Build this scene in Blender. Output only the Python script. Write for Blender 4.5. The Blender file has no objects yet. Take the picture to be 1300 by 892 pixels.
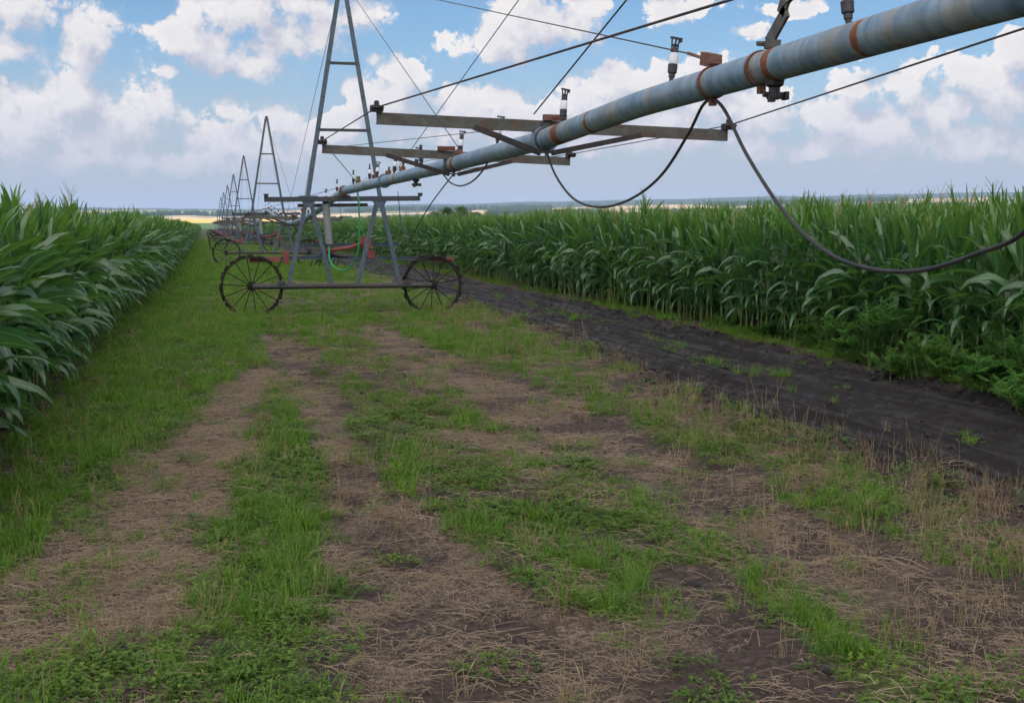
import bpy, math, random
import numpy as np
from mathutils import Vector, Matrix

random.seed(7)
RNG = np.random.default_rng(11)
S = bpy.context.scene
COL = S.collection
rad = math.radians

# ------------------------------------------------------------------ camera
FPX, CX, CY, W, H = 1545.0, 650.0, 401.0, 1300.0, 892.0     # focal length and centre in photo pixels
PSI, TH = rad(14.13), rad(4.22)
CAM = np.array([0.0, 0.0, 1.8])
Rv = np.array([math.cos(PSI), -math.sin(PSI), 0.0])
Fv = np.array([math.sin(PSI) * math.cos(TH), math.cos(PSI) * math.cos(TH), -math.sin(TH)])
Uv = np.cross(Rv, Fv)
cam_d = bpy.data.cameras.new('camera')
cam = bpy.data.objects.new('camera', cam_d)
COL.objects.link(cam)
M = Matrix(((Rv[0], Uv[0], -Fv[0], 0), (Rv[1], Uv[1], -Fv[1], 0), (Rv[2], Uv[2], -Fv[2], CAM[2]), (0, 0, 0, 1)))
cam.matrix_world = M
cam_d.sensor_width = 36
cam_d.lens = FPX * 36 / W
cam_d.shift_y = -(H / 2 - CY) / W
cam_d.clip_start, cam_d.clip_end = 0.05, 40000
S.camera = cam


def ray(px, py): return Fv + Rv * (px - CX) / FPX - Uv * (py - CY) / FPX
def gnd(px, py, z=0.0):
    d = ray(px, py); return CAM + d * (z - CAM[2]) / d[2]
def onX(px, py, X):
    d = ray(px, py); return CAM + d * X / d[0]
def onY(px, py, Y):
    d = ray(px, py); return CAM + d * Y / d[1]


# ------------------------------------------------------------------ light
SUN_EL, SUN_AZ = rad(50), rad(215)          # azimuth clockwise from +Y: the sun stands behind the camera, to the left
sdir = Vector((math.sin(SUN_AZ) * math.cos(SUN_EL), math.cos(SUN_AZ) * math.cos(SUN_EL), math.sin(SUN_EL)))
sun_d = bpy.data.lights.new('sun', 'SUN')
sun_d.energy, sun_d.angle, sun_d.color = 4.0, rad(0.5), (1.0, 0.95, 0.88)
sun = bpy.data.objects.new('sun', sun_d)
COL.objects.link(sun)
sun.rotation_euler = (-sdir).to_track_quat('-Z', 'Y').to_euler()
sun.location = (0, -20, 60)
S.view_settings.view_transform = 'Standard'
S.view_settings.look = 'None'
S.view_settings.exposure = 0.0
S.view_settings.gamma = 1.0
S.view_settings.use_curve_mapping = False
S.cycles.max_bounces = 6
S.cycles.diffuse_bounces = 3
S.cycles.glossy_bounces = 2
S.cycles.transmission_bounces = 4
S.cycles.volume_bounces = 0
S.cycles.use_adaptive_sampling = True
S.cycles.adaptive_threshold = 0.04
S.cycles.use_denoising = True
S.cycles.sample_clamp_indirect = 4.0


# node helpers
class NT:
    def __init__(self, tree):
        self.t = tree; self.n = tree.nodes; self.l = tree.links
    def new(self, ty, **kw):
        n = self.n.new(ty)
        for k, v in kw.items(): setattr(n, k, v)
        return n
    def put(self, sock, v):
        if hasattr(v, 'is_output') or isinstance(v, bpy.types.NodeSocket): self.l.new(v, sock)
        elif v is not None:
            if isinstance(v, (tuple, list)) and sock.type == 'RGBA' and len(v) == 3: v = (*v, 1)
            sock.default_value = v
    def math(self, op, a, b=None, c=None, clamp=False):
        n = self.new('ShaderNodeMath', operation=op, use_clamp=clamp)
        for i, v in enumerate((a, b, c)):
            if v is not None: self.put(n.inputs[i], v)
        return n.outputs[0]
    def vmath(self, op, a, b=None, c=None, out=0):
        n = self.new('ShaderNodeVectorMath', operation=op)
        for i, v in enumerate((a, b, c)):
            if v is not None: self.put(n.inputs[i], v)
        return n.outputs[out]
    def mix(self, f, a, b):
        n = self.new('ShaderNodeMix', data_type='RGBA')
        self.put(n.inputs[0], f); self.put(n.inputs[6], a); self.put(n.inputs[7], b)
        return n.outputs[2]
    def range(self, v, a, b, c=0.0, d=1.0, smooth=True):
        n = self.new('ShaderNodeMapRange', interpolation_type='SMOOTHSTEP' if smooth else 'LINEAR')
        for i, x in enumerate((v, a, b, c, d)): self.put(n.inputs[i], x)
        return n.outputs[0]
    def noise(self, vec, scale, detail=4, rough=0.55, out=0):
        n = self.new('ShaderNodeTexNoise')
        if vec is not None: self.put(n.inputs['Vector'], vec)
        n.inputs['Scale'].default_value = scale; n.inputs['Detail'].default_value = detail
        n.inputs['Roughness'].default_value = rough
        return n.outputs[out]
    def ramp(self, f, stops, interp='LINEAR'):
        n = self.new('ShaderNodeValToRGB'); cr = n.color_ramp; cr.interpolation = interp
        while len(cr.elements) < len(stops): cr.elements.new(0.5)
        for e, (p, c) in zip(cr.elements, stops):
            e.position = p; e.color = (*c, 1) if len(c) == 3 else c
        self.put(n.inputs[0], f)
        return n.outputs[0]


# ------------------------------------------------------------------ sky with cumulus
world = bpy.data.worlds.new('World')
S.world = world
world.use_nodes = True
world.cycles.sampling_method = 'MANUAL'
world.cycles.sample_map_resolution = 512
wt = NT(world.node_tree)
for n in list(wt.n): wt.n.remove(n)
WS = 0.1
# cloud puffs: centre and half-sizes in hundredths of a radian-ish photo units, turned into azimuth / elevation
PUFFS = [(30, 20, 95, 55), (105, 35, 50, 42), (20, 62, 90, 20), (90, 70, 50, 26),
         (300, 20, 80, 48), (260, 60, 52, 40), (350, 50, 75, 48), (215, 42, 24, 22), (410, 20, 80, 45), (320, 82, 70, 16),
         (92, 122, 58, 46), (150, 140, 78, 50), (35, 145, 60, 44), (205, 130, 48, 36), (235, 150, 40, 32), (20, 175, 90, 40), (120, 175, 120, 42), (215, 92, 28, 12),
         (295, 142, 34, 26), (270, 168, 70, 30), (352, 152, 38, 30), (400, 165, 70, 35), (330, 185, 110, 30), (5, 100, 8, 12), (150, 205, 240, 22),
         (520, 92, 48, 30), (490, 130, 60, 36), (545, 128, 60, 34), (455, 115, 34, 24), (580, 145, 70, 34), (440, 150, 50, 30),
         (670, 25, 72, 60), (640, 60, 60, 36), (730, 30, 50, 44), (640, 125, 60, 22), (680, 150, 100, 34), (600, 168, 120, 24),
         (790, 110, 66, 32), (760, 140, 70, 34), (845, 98, 36, 26), (905, 88, 34, 30), (880, 125, 56, 40), (840, 150, 90, 32), (985, 118, 34, 26), (960, 150, 80, 36),
         (1060, 150, 60, 34), (1085, 112, 40, 26), (1150, 100, 52, 28), (1180, 140, 90, 40), (1130, 165, 110, 36), (1265, 125, 66, 52), (1290, 72, 30, 30), (1220, 95, 40, 26), (1240, 178, 120, 32),
         (860, 10, 50, 18), (950, 38, 36, 14), (1015, 8, 60, 12), (1095, 62, 26, 10), (1380, 110, 80, 70), (1440, 60, 60, 40), (-90, 60, 90, 50), (-80, 150, 100, 50), (800, 178, 200, 24), (1040, 190, 160, 22),
         (180, -60, 90, 40), (420, -70, 120, 45), (820, -80, 140, 40), (1180, -70, 150, 50)]


def azel(px, py):
    d = ray(px, py); d = d / np.linalg.norm(d)
    return math.atan2(d[0], d[1]), math.asin(d[2])


def cloud_group():
    g = bpy.data.node_groups.new('cloud_density', 'ShaderNodeTree')
    g.interface.new_socket('Dir', in_out='INPUT', socket_type='NodeSocketVector')
    g.interface.new_socket('Density', in_out='OUTPUT', socket_type='NodeSocketFloat')
    t = NT(g)
    gi, go = t.new('NodeGroupInput'), t.new('NodeGroupOutput')
    d = t.vmath('NORMALIZE', gi.outputs[0])
    # cauliflower breakup, from the 3-D direction so that it has no seam
    warp = t.new('ShaderNodeTexNoise'); t.put(warp.inputs['Vector'], d)
    warp.inputs['Scale'].default_value = 22; warp.inputs['Detail'].default_value = 5; warp.inputs['Roughness'].default_value = 0.6
    wv = t.vmath('MULTIPLY', t.vmath('SUBTRACT', warp.outputs['Color'], (0.5, 0.5, 0.5)), (0.030, 0.030, 0.022))
    dw = t.vmath('ADD', d, wv)
    sx = t.new('ShaderNodeSeparateXYZ'); t.put(sx.inputs[0], dw)
    az = t.math('ARCTAN2', sx.outputs[0], sx.outputs[1])
    el = t.math('ARCSINE', sx.outputs[2])
    cb = t.new('ShaderNodeCombineXYZ'); t.put(cb.inputs[0], az); t.put(cb.inputs[1], el)
    p = cb.outputs[0]
    L = None
    for (px, py, rx, ry) in PUFFS:
        a, e = azel(px, py)
        kx, ky = FPX / rx, FPX / ry
        v = t.vmath('MULTIPLY_ADD', p, (kx, ky, 0), (-a * kx, -e * ky, 0))
        ln = t.vmath('LENGTH', v, out=1)
        L = ln if L is None else t.math('SMOOTH_MIN', L, ln, 0.22)
    # loose cumulus over the rest of the sky
    gen = t.noise(d, 3.2, 3, 0.5)
    away = t.range(t.math('ABSOLUTE', t.math('SUBTRACT', az, 0.245)), 0.5, 0.75, 0.0, 1.0)
    high = t.range(el, 0.22, 0.34, 0.0, 1.0)
    Lg = t.math('MULTIPLY_ADD', gen, -4.2, 2.7)
    Lg = t.math('ADD', Lg, t.math('MULTIPLY', t.math('SUBTRACT', 1.0, t.math('MAXIMUM', away, high)), 4.0))
    L = t.math('MINIMUM', L, Lg)
    vo = t.new('ShaderNodeTexVoronoi', feature='F1'); t.put(vo.inputs['Vector'], d)
    vo.inputs['Scale'].default_value = 27; vo.inputs['Detail'].default_value = 4; vo.inputs['Roughness'].default_value = 0.6
    bil = t.math('MULTIPLY', t.math('SUBTRACT', 0.42, vo.outputs['Distance']), 0.95)
    fine = t.math('MULTIPLY', t.math('SUBTRACT', t.noise(d, 75, 5, 0.62), 0.5), 0.9)
    D = t.math('ADD', t.math('SUBTRACT', 1.58, L), t.math('ADD', bil, fine))
    t.put(go.inputs[0], D)
    return g


CG = cloud_group()
tc = wt.new('ShaderNodeTexCoord')
dirv = wt.vmath('NORMALIZE', tc.outputs['Generated'])


def dens(v):
    n = wt.new('ShaderNodeGroup'); n.node_tree = CG; wt.put(n.inputs[0], v); return n.outputs[0]


d0 = dens(dirv)
d1 = dens(wt.vmath('ADD', dirv, (-0.010, 0.0, 0.022)))      # a step towards the sun
sky = wt.new('ShaderNodeTexSky', sky_type='NISHITA', sun_disc=False)
sky.sun_elevation, sky.sun_rotation = SUN_EL, SUN_AZ
sky.altitude, sky.air_density, sky.dust_density, sky.ozone_density = 100, 1.0, 0.8, 1.5
skyc = wt.mix(1.0, sky.outputs[0], (1, 1, 1)); wt.n[-1].blend_type = 'MULTIPLY'
SKYTINT = wt.n[-1]
SKYTINT.inputs[7].default_value = (0.80, 1.04, 1.20, 1)
lit = wt.range(wt.math('SUBTRACT', d0, d1), -0.50, 0.62, smooth=False)
alpha = wt.range(d0, wt.math('MULTIPLY_ADD', lit, 0.10, -0.25), wt.math('MULTIPLY_ADD', lit, -0.75, 0.80))
thin = wt.range(d0, 0.0, 0.9)
lit2 = wt.math('MULTIPLY_ADD', thin, -0.20, lit, clamp=True)
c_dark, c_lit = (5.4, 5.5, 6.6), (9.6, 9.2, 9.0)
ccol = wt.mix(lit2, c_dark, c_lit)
glow = wt.range(wt.vmath('DOT_PRODUCT', dirv, tuple(sdir), out=1), 0.05, 1.0, 0.0, 1.0)      # added gain: unseen clouds brighten towards the sun, behind the camera, lifting foreground light
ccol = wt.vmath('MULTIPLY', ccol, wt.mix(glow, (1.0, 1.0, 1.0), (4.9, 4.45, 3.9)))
sz = wt.new('ShaderNodeSeparateXYZ'); wt.put(sz.inputs[0], dirv)
low = wt.range(sz.outputs[2], 0.03, 0.105, 1.0, 0.0)         # clouds sink into the pale air near the horizon
ccol = wt.mix(wt.math('MULTIPLY', low, 0.7), ccol, (6.7, 6.4, 7.1))
alpha = wt.math('MULTIPLY', alpha, wt.range(sz.outputs[2], 0.024, 0.055, 0.0, 1.0))
skyl = wt.mix(wt.math('MULTIPLY', wt.range(sz.outputs[2], 0.01, 0.17, 1.0, 0.0), 0.97), skyc, (5.0, 5.25, 6.05))
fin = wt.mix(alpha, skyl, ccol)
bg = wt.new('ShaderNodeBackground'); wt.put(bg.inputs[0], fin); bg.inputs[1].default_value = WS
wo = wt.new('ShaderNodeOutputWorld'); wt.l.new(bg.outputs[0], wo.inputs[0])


# ------------------------------------------------------------------ numpy noise
_T = RNG.random((256, 256))
def vnoise(x, y):
    x = np.asarray(x, float); y = np.asarray(y, float)
    xi, yi = np.floor(x).astype(int), np.floor(y).astype(int)
    fx, fy = x - xi, y - yi
    fx, fy = fx * fx * (3 - 2 * fx), fy * fy * (3 - 2 * fy)
    a, b = _T[xi & 255, yi & 255], _T[(xi + 1) & 255, yi & 255]
    c, d = _T[xi & 255, (yi + 1) & 255], _T[(xi + 1) & 255, (yi + 1) & 255]
    return (a * (1 - fx) + b * fx) * (1 - fy) + (c * (1 - fx) + d * fx) * fy
def fbm(x, y, o=4, r=0.5):
    s, a, n = 0.0, 1.0, 0.0
    for k in range(o):
        s = s + a * vnoise(x * 2 ** k + 17.3 * k, y * 2 ** k + 9.1 * k); n += a; a *= r
    return s / n
def sst(x, a, b):
    t = np.clip((x - a) / (b - a), 0, 1); return t * t * (3 - 2 * t)


# ------------------------------------------------------------------ mesh helpers
def tag(o, label=None, cat=None, group=None, kind=None):
    if label: o['label'] = label
    if cat: o['category'] = cat
    if group: o['group'] = group
    if kind: o['kind'] = kind
    return o


def thing(name, label, cat, loc=(0, 0, 0), rz=0.0, group=None):
    o = bpy.data.objects.new(name, None); COL.objects.link(o)
    o.location = loc; o.rotation_euler = (0, 0, rz); o.empty_display_size = 0.2
    return tag(o, label, cat, group)


def np_mesh(name, V, F, UV=None, smooth=False, mat=None):
    """F: list of int arrays (n,3) or (n,4)."""
    me = bpy.data.meshes.new(name)
    V = np.asarray(V, np.float32)
    if not isinstance(F, list): F = [F]
    F = [np.asarray(f, np.int32) for f in F if len(f)]
    lv = np.concatenate([f.ravel() for f in F]); cnt = np.concatenate([np.full(len(f), f.shape[1], np.int32) for f in F])
    st = np.concatenate([[0], np.cumsum(cnt)[:-1]]).astype(np.int32)
    me.vertices.add(len(V)); me.vertices.foreach_set('co', V.ravel())
    me.loops.add(len(lv)); me.loops.foreach_set('vertex_index', lv)
    me.polygons.add(len(cnt)); me.polygons.foreach_set('loop_start', st); me.polygons.foreach_set('loop_total', cnt)
    if smooth: me.polygons.foreach_set('use_smooth', np.ones(len(cnt), bool))
    if UV is not None:
        uv = me.uv_layers.new(name='UVMap'); uv.data.foreach_set('uv', np.asarray(UV, np.float32)[lv].ravel())
    me.update(); me.validate()
    if mat: me.materials.append(mat)
    return me


def link(name, me, parent=None):
    o = bpy.data.objects.new(name, me); COL.objects.link(o)
    if parent is not None: o.parent = parent
    return o


def frame_axes(d, up=(0, 0, 1)):
    d = Vector(d).normalized(); up = Vector(up)
    if abs(d.dot(up)) > 0.98: up = Vector((0, 1, 0))
    x = d.cross(up).normalized(); y = x.cross(d).normalized()
    return d, x, y


class MB:
    def __init__(self): self.v = []; self.f = []
    def add(self, vs, fs):
        b = len(self.v); self.v += [tuple(v) for v in vs]; self.f += [tuple(b + i for i in f) for f in fs]; return self
    def box(self, c, s, rot=None):
        hx, hy, hz = s[0] / 2, s[1] / 2, s[2] / 2
        vs = [Vector((x, y, z)) for x in (-hx, hx) for y in (-hy, hy) for z in (-hz, hz)]
        if rot is not None: vs = [rot @ v for v in vs]
        c = Vector(c)
        return self.add([v + c for v in vs], [(0, 1, 3, 2), (4, 6, 7, 5), (0, 4, 5, 1), (2, 3, 7, 6), (0, 2, 6, 4), (1, 5, 7, 3)])
    def prof(self, a, b, pts, up=(0, 0, 1)):
        """extrude the closed 2-D profile pts (x sideways, y up) from a to b"""
        a, b = Vector(a), Vector(b); d, x, y = frame_axes(b - a, up); n = len(pts)
        vs = [a + x * p[0] + y * p[1] for p in pts] + [b + x * p[0] + y * p[1] for p in pts]
        fs = [(i, (i + 1) % n, n + (i + 1) % n, n + i) for i in range(n)] + [tuple(reversed(range(n))), tuple(range(n, 2 * n))]
        return self.add(vs, fs)
    def bar(self, a, b, w, h, up=(0, 0, 1)):
        return self.prof(a, b, [(-w / 2, -h / 2), (w / 2, -h / 2), (w / 2, h / 2), (-w / 2, h / 2)], up)
    def angle(self, a, b, w, t=0.012, up=(0, 0, 1), flip=1):
        p = [(0, 0), (w * flip, 0), (w * flip, t), (t * flip, t), (t * flip, w), (0, w)]
        p = [(q[0] - w * flip / 2, q[1] - w / 2) for q in p]
        if flip < 0: p = p[::-1]
        return self.prof(a, b, p, up)
    def channel(self, a, b, h, w, t=0.01, up=(0, 0, 1), flip=1):
        p = [(0, -h / 2), (w, -h / 2), (w, -h / 2 + t), (t, -h / 2 + t), (t, h / 2 - t), (w, h / 2 - t), (w, h / 2), (0, h / 2)]
        p = [(q[0] * flip, q[1]) for q in p]
        if flip < 0: p = p[::-1]
        return self.prof(a, b, p, up)
    def tube(self, pts, r, seg=8, cap=True):
        pts = [Vector(p) for p in pts]; n = len(pts)
        rs = r if isinstance(r, (list, tuple)) else [r] * n
        vs = []; px = None
        for i, p in enumerate(pts):
            d = (pts[min(i + 1, n - 1)] - pts[max(i - 1, 0)]).normalized()
            if px is None: _, x, y = frame_axes(d)
            else:
                x = (px - d * px.dot(d)).normalized(); y = x.cross(d) * -1
                y = d.cross(x) * -1
            px = x
            for k in range(seg):
                a = 2 * math.pi * k / seg
                vs.append(p + (x * math.cos(a) + y * math.sin(a)) * rs[i])
        fs = [(i * seg + k, (i + 1) * seg + k, (i + 1) * seg + (k + 1) % seg, i * seg + (k + 1) % seg) for i in range(n - 1) for k in range(seg)]
        if cap: fs += [tuple(range(seg)), tuple(reversed(range((n - 1) * seg, n * seg)))]
        return self.add(vs, fs)
    def lathe(self, prof, c=(0, 0, 0), axis='Z', seg=14, cap=True):
        vs = []
        for (r, z) in prof:
            for k in range(seg):
                a = 2 * math.pi * k / seg
                v = (r * math.cos(a), r * math.sin(a), z)
                if axis == 'Y': v = (v[0], v[2], v[1])
                vs.append(Vector(v) + Vector(c))
        n = len(prof)
        fs = [(i * seg + k, i * seg + (k + 1) % seg, (i + 1) * seg + (k + 1) % seg, (i + 1) * seg + k) for i in range(n - 1) for k in range(seg)]
        if cap: fs += [tuple(reversed(range(seg))), tuple(range((n - 1) * seg, n * seg))]
        return self.add(vs, fs)
    def mesh(self, name, mat, smooth=False):
        me = bpy.data.meshes.new(name); me.from_pydata(self.v, [], self.f); me.update()
        if smooth:
            me.polygons.foreach_set('use_smooth', np.ones(len(me.polygons), bool))
            try: me.set_sharp_from_angle(angle=rad(40))
            except Exception: pass
        me.materials.append(mat); return me
    def build(self, name, mat, parent=None, smooth=False):
        return link(name, self.mesh(name, mat, smooth), parent)


# ------------------------------------------------------------------ materials
def mat_new(name):
    m = bpy.data.materials.new(name); m.use_nodes = True
    t = NT(m.node_tree)
    for n in list(t.n): t.n.remove(n)
    out = t.new('ShaderNodeOutputMaterial')
    return m, t, out


def principled(t, out, base, rough=0.5, metal=0.0, bump=None, spec=0.5):
    p = t.new('ShaderNodeBsdfPrincipled')
    t.put(p.inputs['Base Color'], base); t.put(p.inputs['Roughness'], rough); t.put(p.inputs['Metallic'], metal)
    p.inputs['Specular IOR Level'].default_value = spec
    if bump is not None:
        b = t.new('ShaderNodeBump'); b.inputs['Strength'].default_value = bump[1]; b.inputs['Distance'].default_value = bump[2]
        t.put(b.inputs['Height'], bump[0]); t.l.new(b.outputs[0], p.inputs['Normal'])
    t.l.new(p.outputs[0], out.inputs[0])
    return p


def worn(name, c1, c2, rust=(0.16, 0.06, 0.025), rust_at=0.66, rough=0.5, metal=0.0, scale=14):
    m, t, out = mat_new(name)
    co = t.new('ShaderNodeTexCoord').outputs['Object']
    a = t.noise(co, scale, 5, 0.65); b = t.noise(co, scale * 0.35, 4, 0.6); f = t.noise(co, scale * 7, 3, 0.6)
    col = t.mix(t.range(a, 0.3, 0.7), c1, c2)
    r = t.range(t.math('ADD', t.math('MULTIPLY', b, 0.6), t.math('MULTIPLY', f, 0.4)), rust_at - 0.08, rust_at + 0.04)
    col = t.mix(r, col, rust)
    rg = t.math('MULTIPLY_ADD', r, 0.3, rough, clamp=True)
    principled(t, out, col, rg, metal, (f, 0.25, 0.004))
    return m


M_LEG = worn('painted_steel', (0.045, 0.075, 0.102), (0.085, 0.128, 0.165), rust_at=0.64, rough=0.45, metal=0.25)
M_DARKBLUE = worn('dark_blue_steel', (0.024, 0.036, 0.046), (0.048, 0.062, 0.075), rust_at=0.62, rough=0.5, metal=0.2)
M_ANGLE = worn('grey_angle_steel', (0.058, 0.064, 0.060), (0.105, 0.107, 0.088), (0.11, 0.065, 0.04), 0.60, 0.6, 0.2)
M_DARK = worn('dark_steel', (0.018, 0.017, 0.018), (0.036, 0.032, 0.033), (0.10, 0.045, 0.03), 0.6, 0.6, 0.2)
M_WHEEL = worn('muddy_iron', (0.008, 0.007, 0.0065), (0.020, 0.017, 0.015), (0.034, 0.023, 0.016), 0.58, 0.92, 0.0, 20)
M_AXLE = worn('weathered_axle', (0.028, 0.033, 0.037), (0.058, 0.063, 0.064), (0.10, 0.06, 0.035), 0.58, 0.6, 0.15)
M_RED = worn('faded_red_paint', (0.19, 0.036, 0.034), (0.27, 0.066, 0.055), (0.12, 0.045, 0.03), 0.6, 0.65)
M_BROWN = worn('rusty_plate', (0.12, 0.055, 0.04), (0.19, 0.09, 0.06), (0.12, 0.045, 0.025), 0.55, 0.75)
M_RUBBER = worn('black_rubber', (0.016, 0.016, 0.018), (0.03, 0.03, 0.032), (0.05, 0.04, 0.03), 0.7, 0.5)
M_CABLE = worn('steel_cable', (0.045, 0.045, 0.05), (0.09, 0.085, 0.085), (0.09, 0.05, 0.035), 0.56, 0.55, 0.4)
M_GREENHOSE = worn('green_hose_rubber', (0.010, 0.24, 0.075), (0.016, 0.31, 0.10), (0.03, 0.2, 0.08), 0.75, 0.4)
M_PLASTIC = worn('black_plastic', (0.014, 0.015, 0.018), (0.028, 0.03, 0.034), (0.04, 0.035, 0.03), 0.72, 0.4)
M_CYL = worn('grey_cylinder_paint', (0.20, 0.21, 0.215), (0.27, 0.275, 0.275), (0.16, 0.11, 0.08), 0.64, 0.5, 0.1)
M_WHITEP = worn('milky_plastic', (0.62, 0.65, 0.70), (0.72, 0.74, 0.78), (0.4, 0.4, 0.38), 0.74, 0.3)


def pipe_material():
    m, t, out = mat_new('galvanised_pipe')
    co = t.new('ShaderNodeTexCoord').outputs['Object']
    rings = t.vmath('MULTIPLY', co, (4.0, 17.0, 4.0))
    a = t.noise(rings, 1.0, 6, 0.62)
    b = t.noise(co, 5.0, 5, 0.6); f = t.noise(co, 60, 3, 0.6)
    col = t.ramp(a, [(0.30, (0.085, 0.155, 0.225)), (0.46, (0.15, 0.25, 0.34)), (0.60, (0.215, 0.315, 0.40)), (0.74, (0.29, 0.34, 0.36))])
    streak = t.noise(t.vmath('MULTIPLY', co, (14, 1.4, 6)), 1.0, 4, 0.6)
    col = t.mix(t.math('MULTIPLY', t.range(streak, 0.46, 0.66), 0.42), col, (0.30, 0.285, 0.22))
    col = t.mix(t.math('MULTIPLY', t.range(b, 0.42, 0.64), 0.4), col, (0.085, 0.125, 0.165))
    at = t.new('ShaderNodeAttribute'); at.attribute_name = 'rust'
    r = t.range(t.math('ADD', at.outputs['Fac'], t.math('MULTIPLY', t.math('SUBTRACT', t.noise(co, 16, 6, 0.72), 0.5), 1.25)), 0.38, 0.68)
    halo = t.range(t.math('ADD', at.outputs['Fac'], t.math('MULTIPLY', t.math('SUBTRACT', a, 0.5), 0.5)), 0.08, 0.45)
    col = t.mix(t.math('MULTIPLY', halo, 0.45), col, (0.33, 0.27, 0.15))
    rc = t.mix(t.noise(co, 40, 3, 0.6), (0.075, 0.026, 0.016), (0.27, 0.095, 0.035))
    col = t.mix(r, col, rc)
    rough = t.math('MULTIPLY_ADD', r, 0.25, t.math('MULTIPLY_ADD', b, 0.25, 0.34))
    principled(t, out, col, rough, 0.2, (t.math('ADD', f, t.math('MULTIPLY', a, 0.8)), 0.18, 0.004))
    return m


M_PIPE = pipe_material()


def leaf_material(name, c_a, c_b, rib, trans=0.3, rough=0.42, spec=0.5, tip=None, young=None):
    m, t, out = mat_new(name)
    uv = t.new('ShaderNodeUVMap').outputs[0]
    s = t.new('ShaderNodeSeparateXYZ'); t.put(s.inputs[0], uv)
    oi = t.new('ShaderNodeObjectInfo')
    co = t.new('ShaderNodeTexCoord').outputs['Object']
    n = t.noise(co, 3.5, 3, 0.6)
    f = t.math('ADD', t.math('MULTIPLY', oi.outputs['Random'], 0.55), t.math('MULTIPLY', n, 0.5))
    col = t.mix(t.range(f, 0.15, 0.9, smooth=False), c_a, c_b)
    if tip is not None:
        col = t.mix(t.math('MULTIPLY', t.range(s.outputs[1], 0.72, 1.0), 0.8), col, tip)
    if rib is not None:
        mid = t.range(t.math('ABSOLUTE', t.math('SUBTRACT', s.outputs[0], 0.5)), 0.02, 0.075, 1.0, 0.0)
        vein = t.math('SINE', t.math('MULTIPLY', s.outputs[0], 95.0))
        col = t.mix(t.math('MULTIPLY_ADD', vein, 0.07, 0.07), col, rib)
        col = t.mix(t.math('MULTIPLY', mid, 0.8), col, rib)
    if young is not None:                                    # the whorl leaves are younger and yellower
        zz = t.new('ShaderNodeSeparateXYZ'); t.put(zz.inputs[0], co)
        col = t.mix(t.math('MULTIPLY', t.range(t.math('ADD', zz.outputs[2], t.math('MULTIPLY', n, 0.5)), 1.65, 2.40), 0.7), col, young)
        patch = t.noise(co, 1.3, 4, 0.6)
        col = t.mix(t.math('MULTIPLY', t.range(t.math('ADD', patch, t.math('MULTIPLY', s.outputs[1], 0.16)), 0.78, 0.86), 0.6), col, (0.22, 0.21, 0.06))
    p = t.new('ShaderNodeBsdfPrincipled')
    t.put(p.inputs['Base Color'], col); p.inputs['Roughness'].default_value = rough
    p.inputs['Specular IOR Level'].default_value = spec
    tr = t.new('ShaderNodeBsdfTranslucent')
    tcol = t.new('ShaderNodeMix', data_type='RGBA', blend_type='MULTIPLY'); tcol.inputs[0].default_value = 1
    t.put(tcol.inputs[6], col); tcol.inputs[7].default_value = (1.5, 1.5, 0.6, 1)
    t.l.new(tcol.outputs[2], tr.inputs[0])
    mx = t.new('ShaderNodeMixShader'); mx.inputs[0].default_value = trans
    t.l.new(p.outputs[0], mx.inputs[1]); t.l.new(tr.outputs[0], mx.inputs[2]); t.l.new(mx.outputs[0], out.inputs[0])
    return m


M_CORN = leaf_material('corn_leaf', (0.019, 0.095, 0.042), (0.056, 0.165, 0.036), (0.20, 0.31, 0.13), 0.34, 0.34, 0.8, None, (0.105, 0.235, 0.030))
M_STALK = leaf_material('corn_stalk', (0.10, 0.16, 0.035), (0.17, 0.21, 0.06), None, 0.05, 0.5)
M_TASSEL = leaf_material('corn_tassel', (0.30, 0.22, 0.09), (0.40, 0.30, 0.13), None, 0.2, 0.7)
M_GRASS = leaf_material('grass_blade', (0.046, 0.152, 0.010), (0.132, 0.255, 0.020), None, 0.35, 0.5, 0.3, (0.14, 0.17, 0.04))
M_WEED = leaf_material('weed_leaf', (0.060, 0.135, 0.016), (0.135, 0.225, 0.028), None, 0.3, 0.55, 0.3)
M_BUSH = leaf_material('bush_leaf', (0.040, 0.15, 0.024), (0.105, 0.25, 0.036), None, 0.3, 0.55, 0.3)
M_STRAW = leaf_material('straw', (0.19, 0.148, 0.10), (0.40, 0.325, 0.215), None, 0.1, 0.6, 0.3)
M_STEM = leaf_material('dry_stem', (0.17, 0.135, 0.07), (0.36, 0.29, 0.165), None, 0.1, 0.7, 0.2)
M_TREE = leaf_material('tree_leaf', (0.05, 0.12, 0.02), (0.10, 0.19, 0.035), None, 0.25, 0.6, 0.2)
M_BARK = worn('bark', (0.06, 0.045, 0.03), (0.1, 0.075, 0.05), (0.05, 0.04, 0.03), 0.6, 0.9)


# ------------------------------------------------------------------ ground
def track(*pts):
    return np.array([[*gnd(p[0], p[1])[:2], p[2]] for p in pts])


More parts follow.
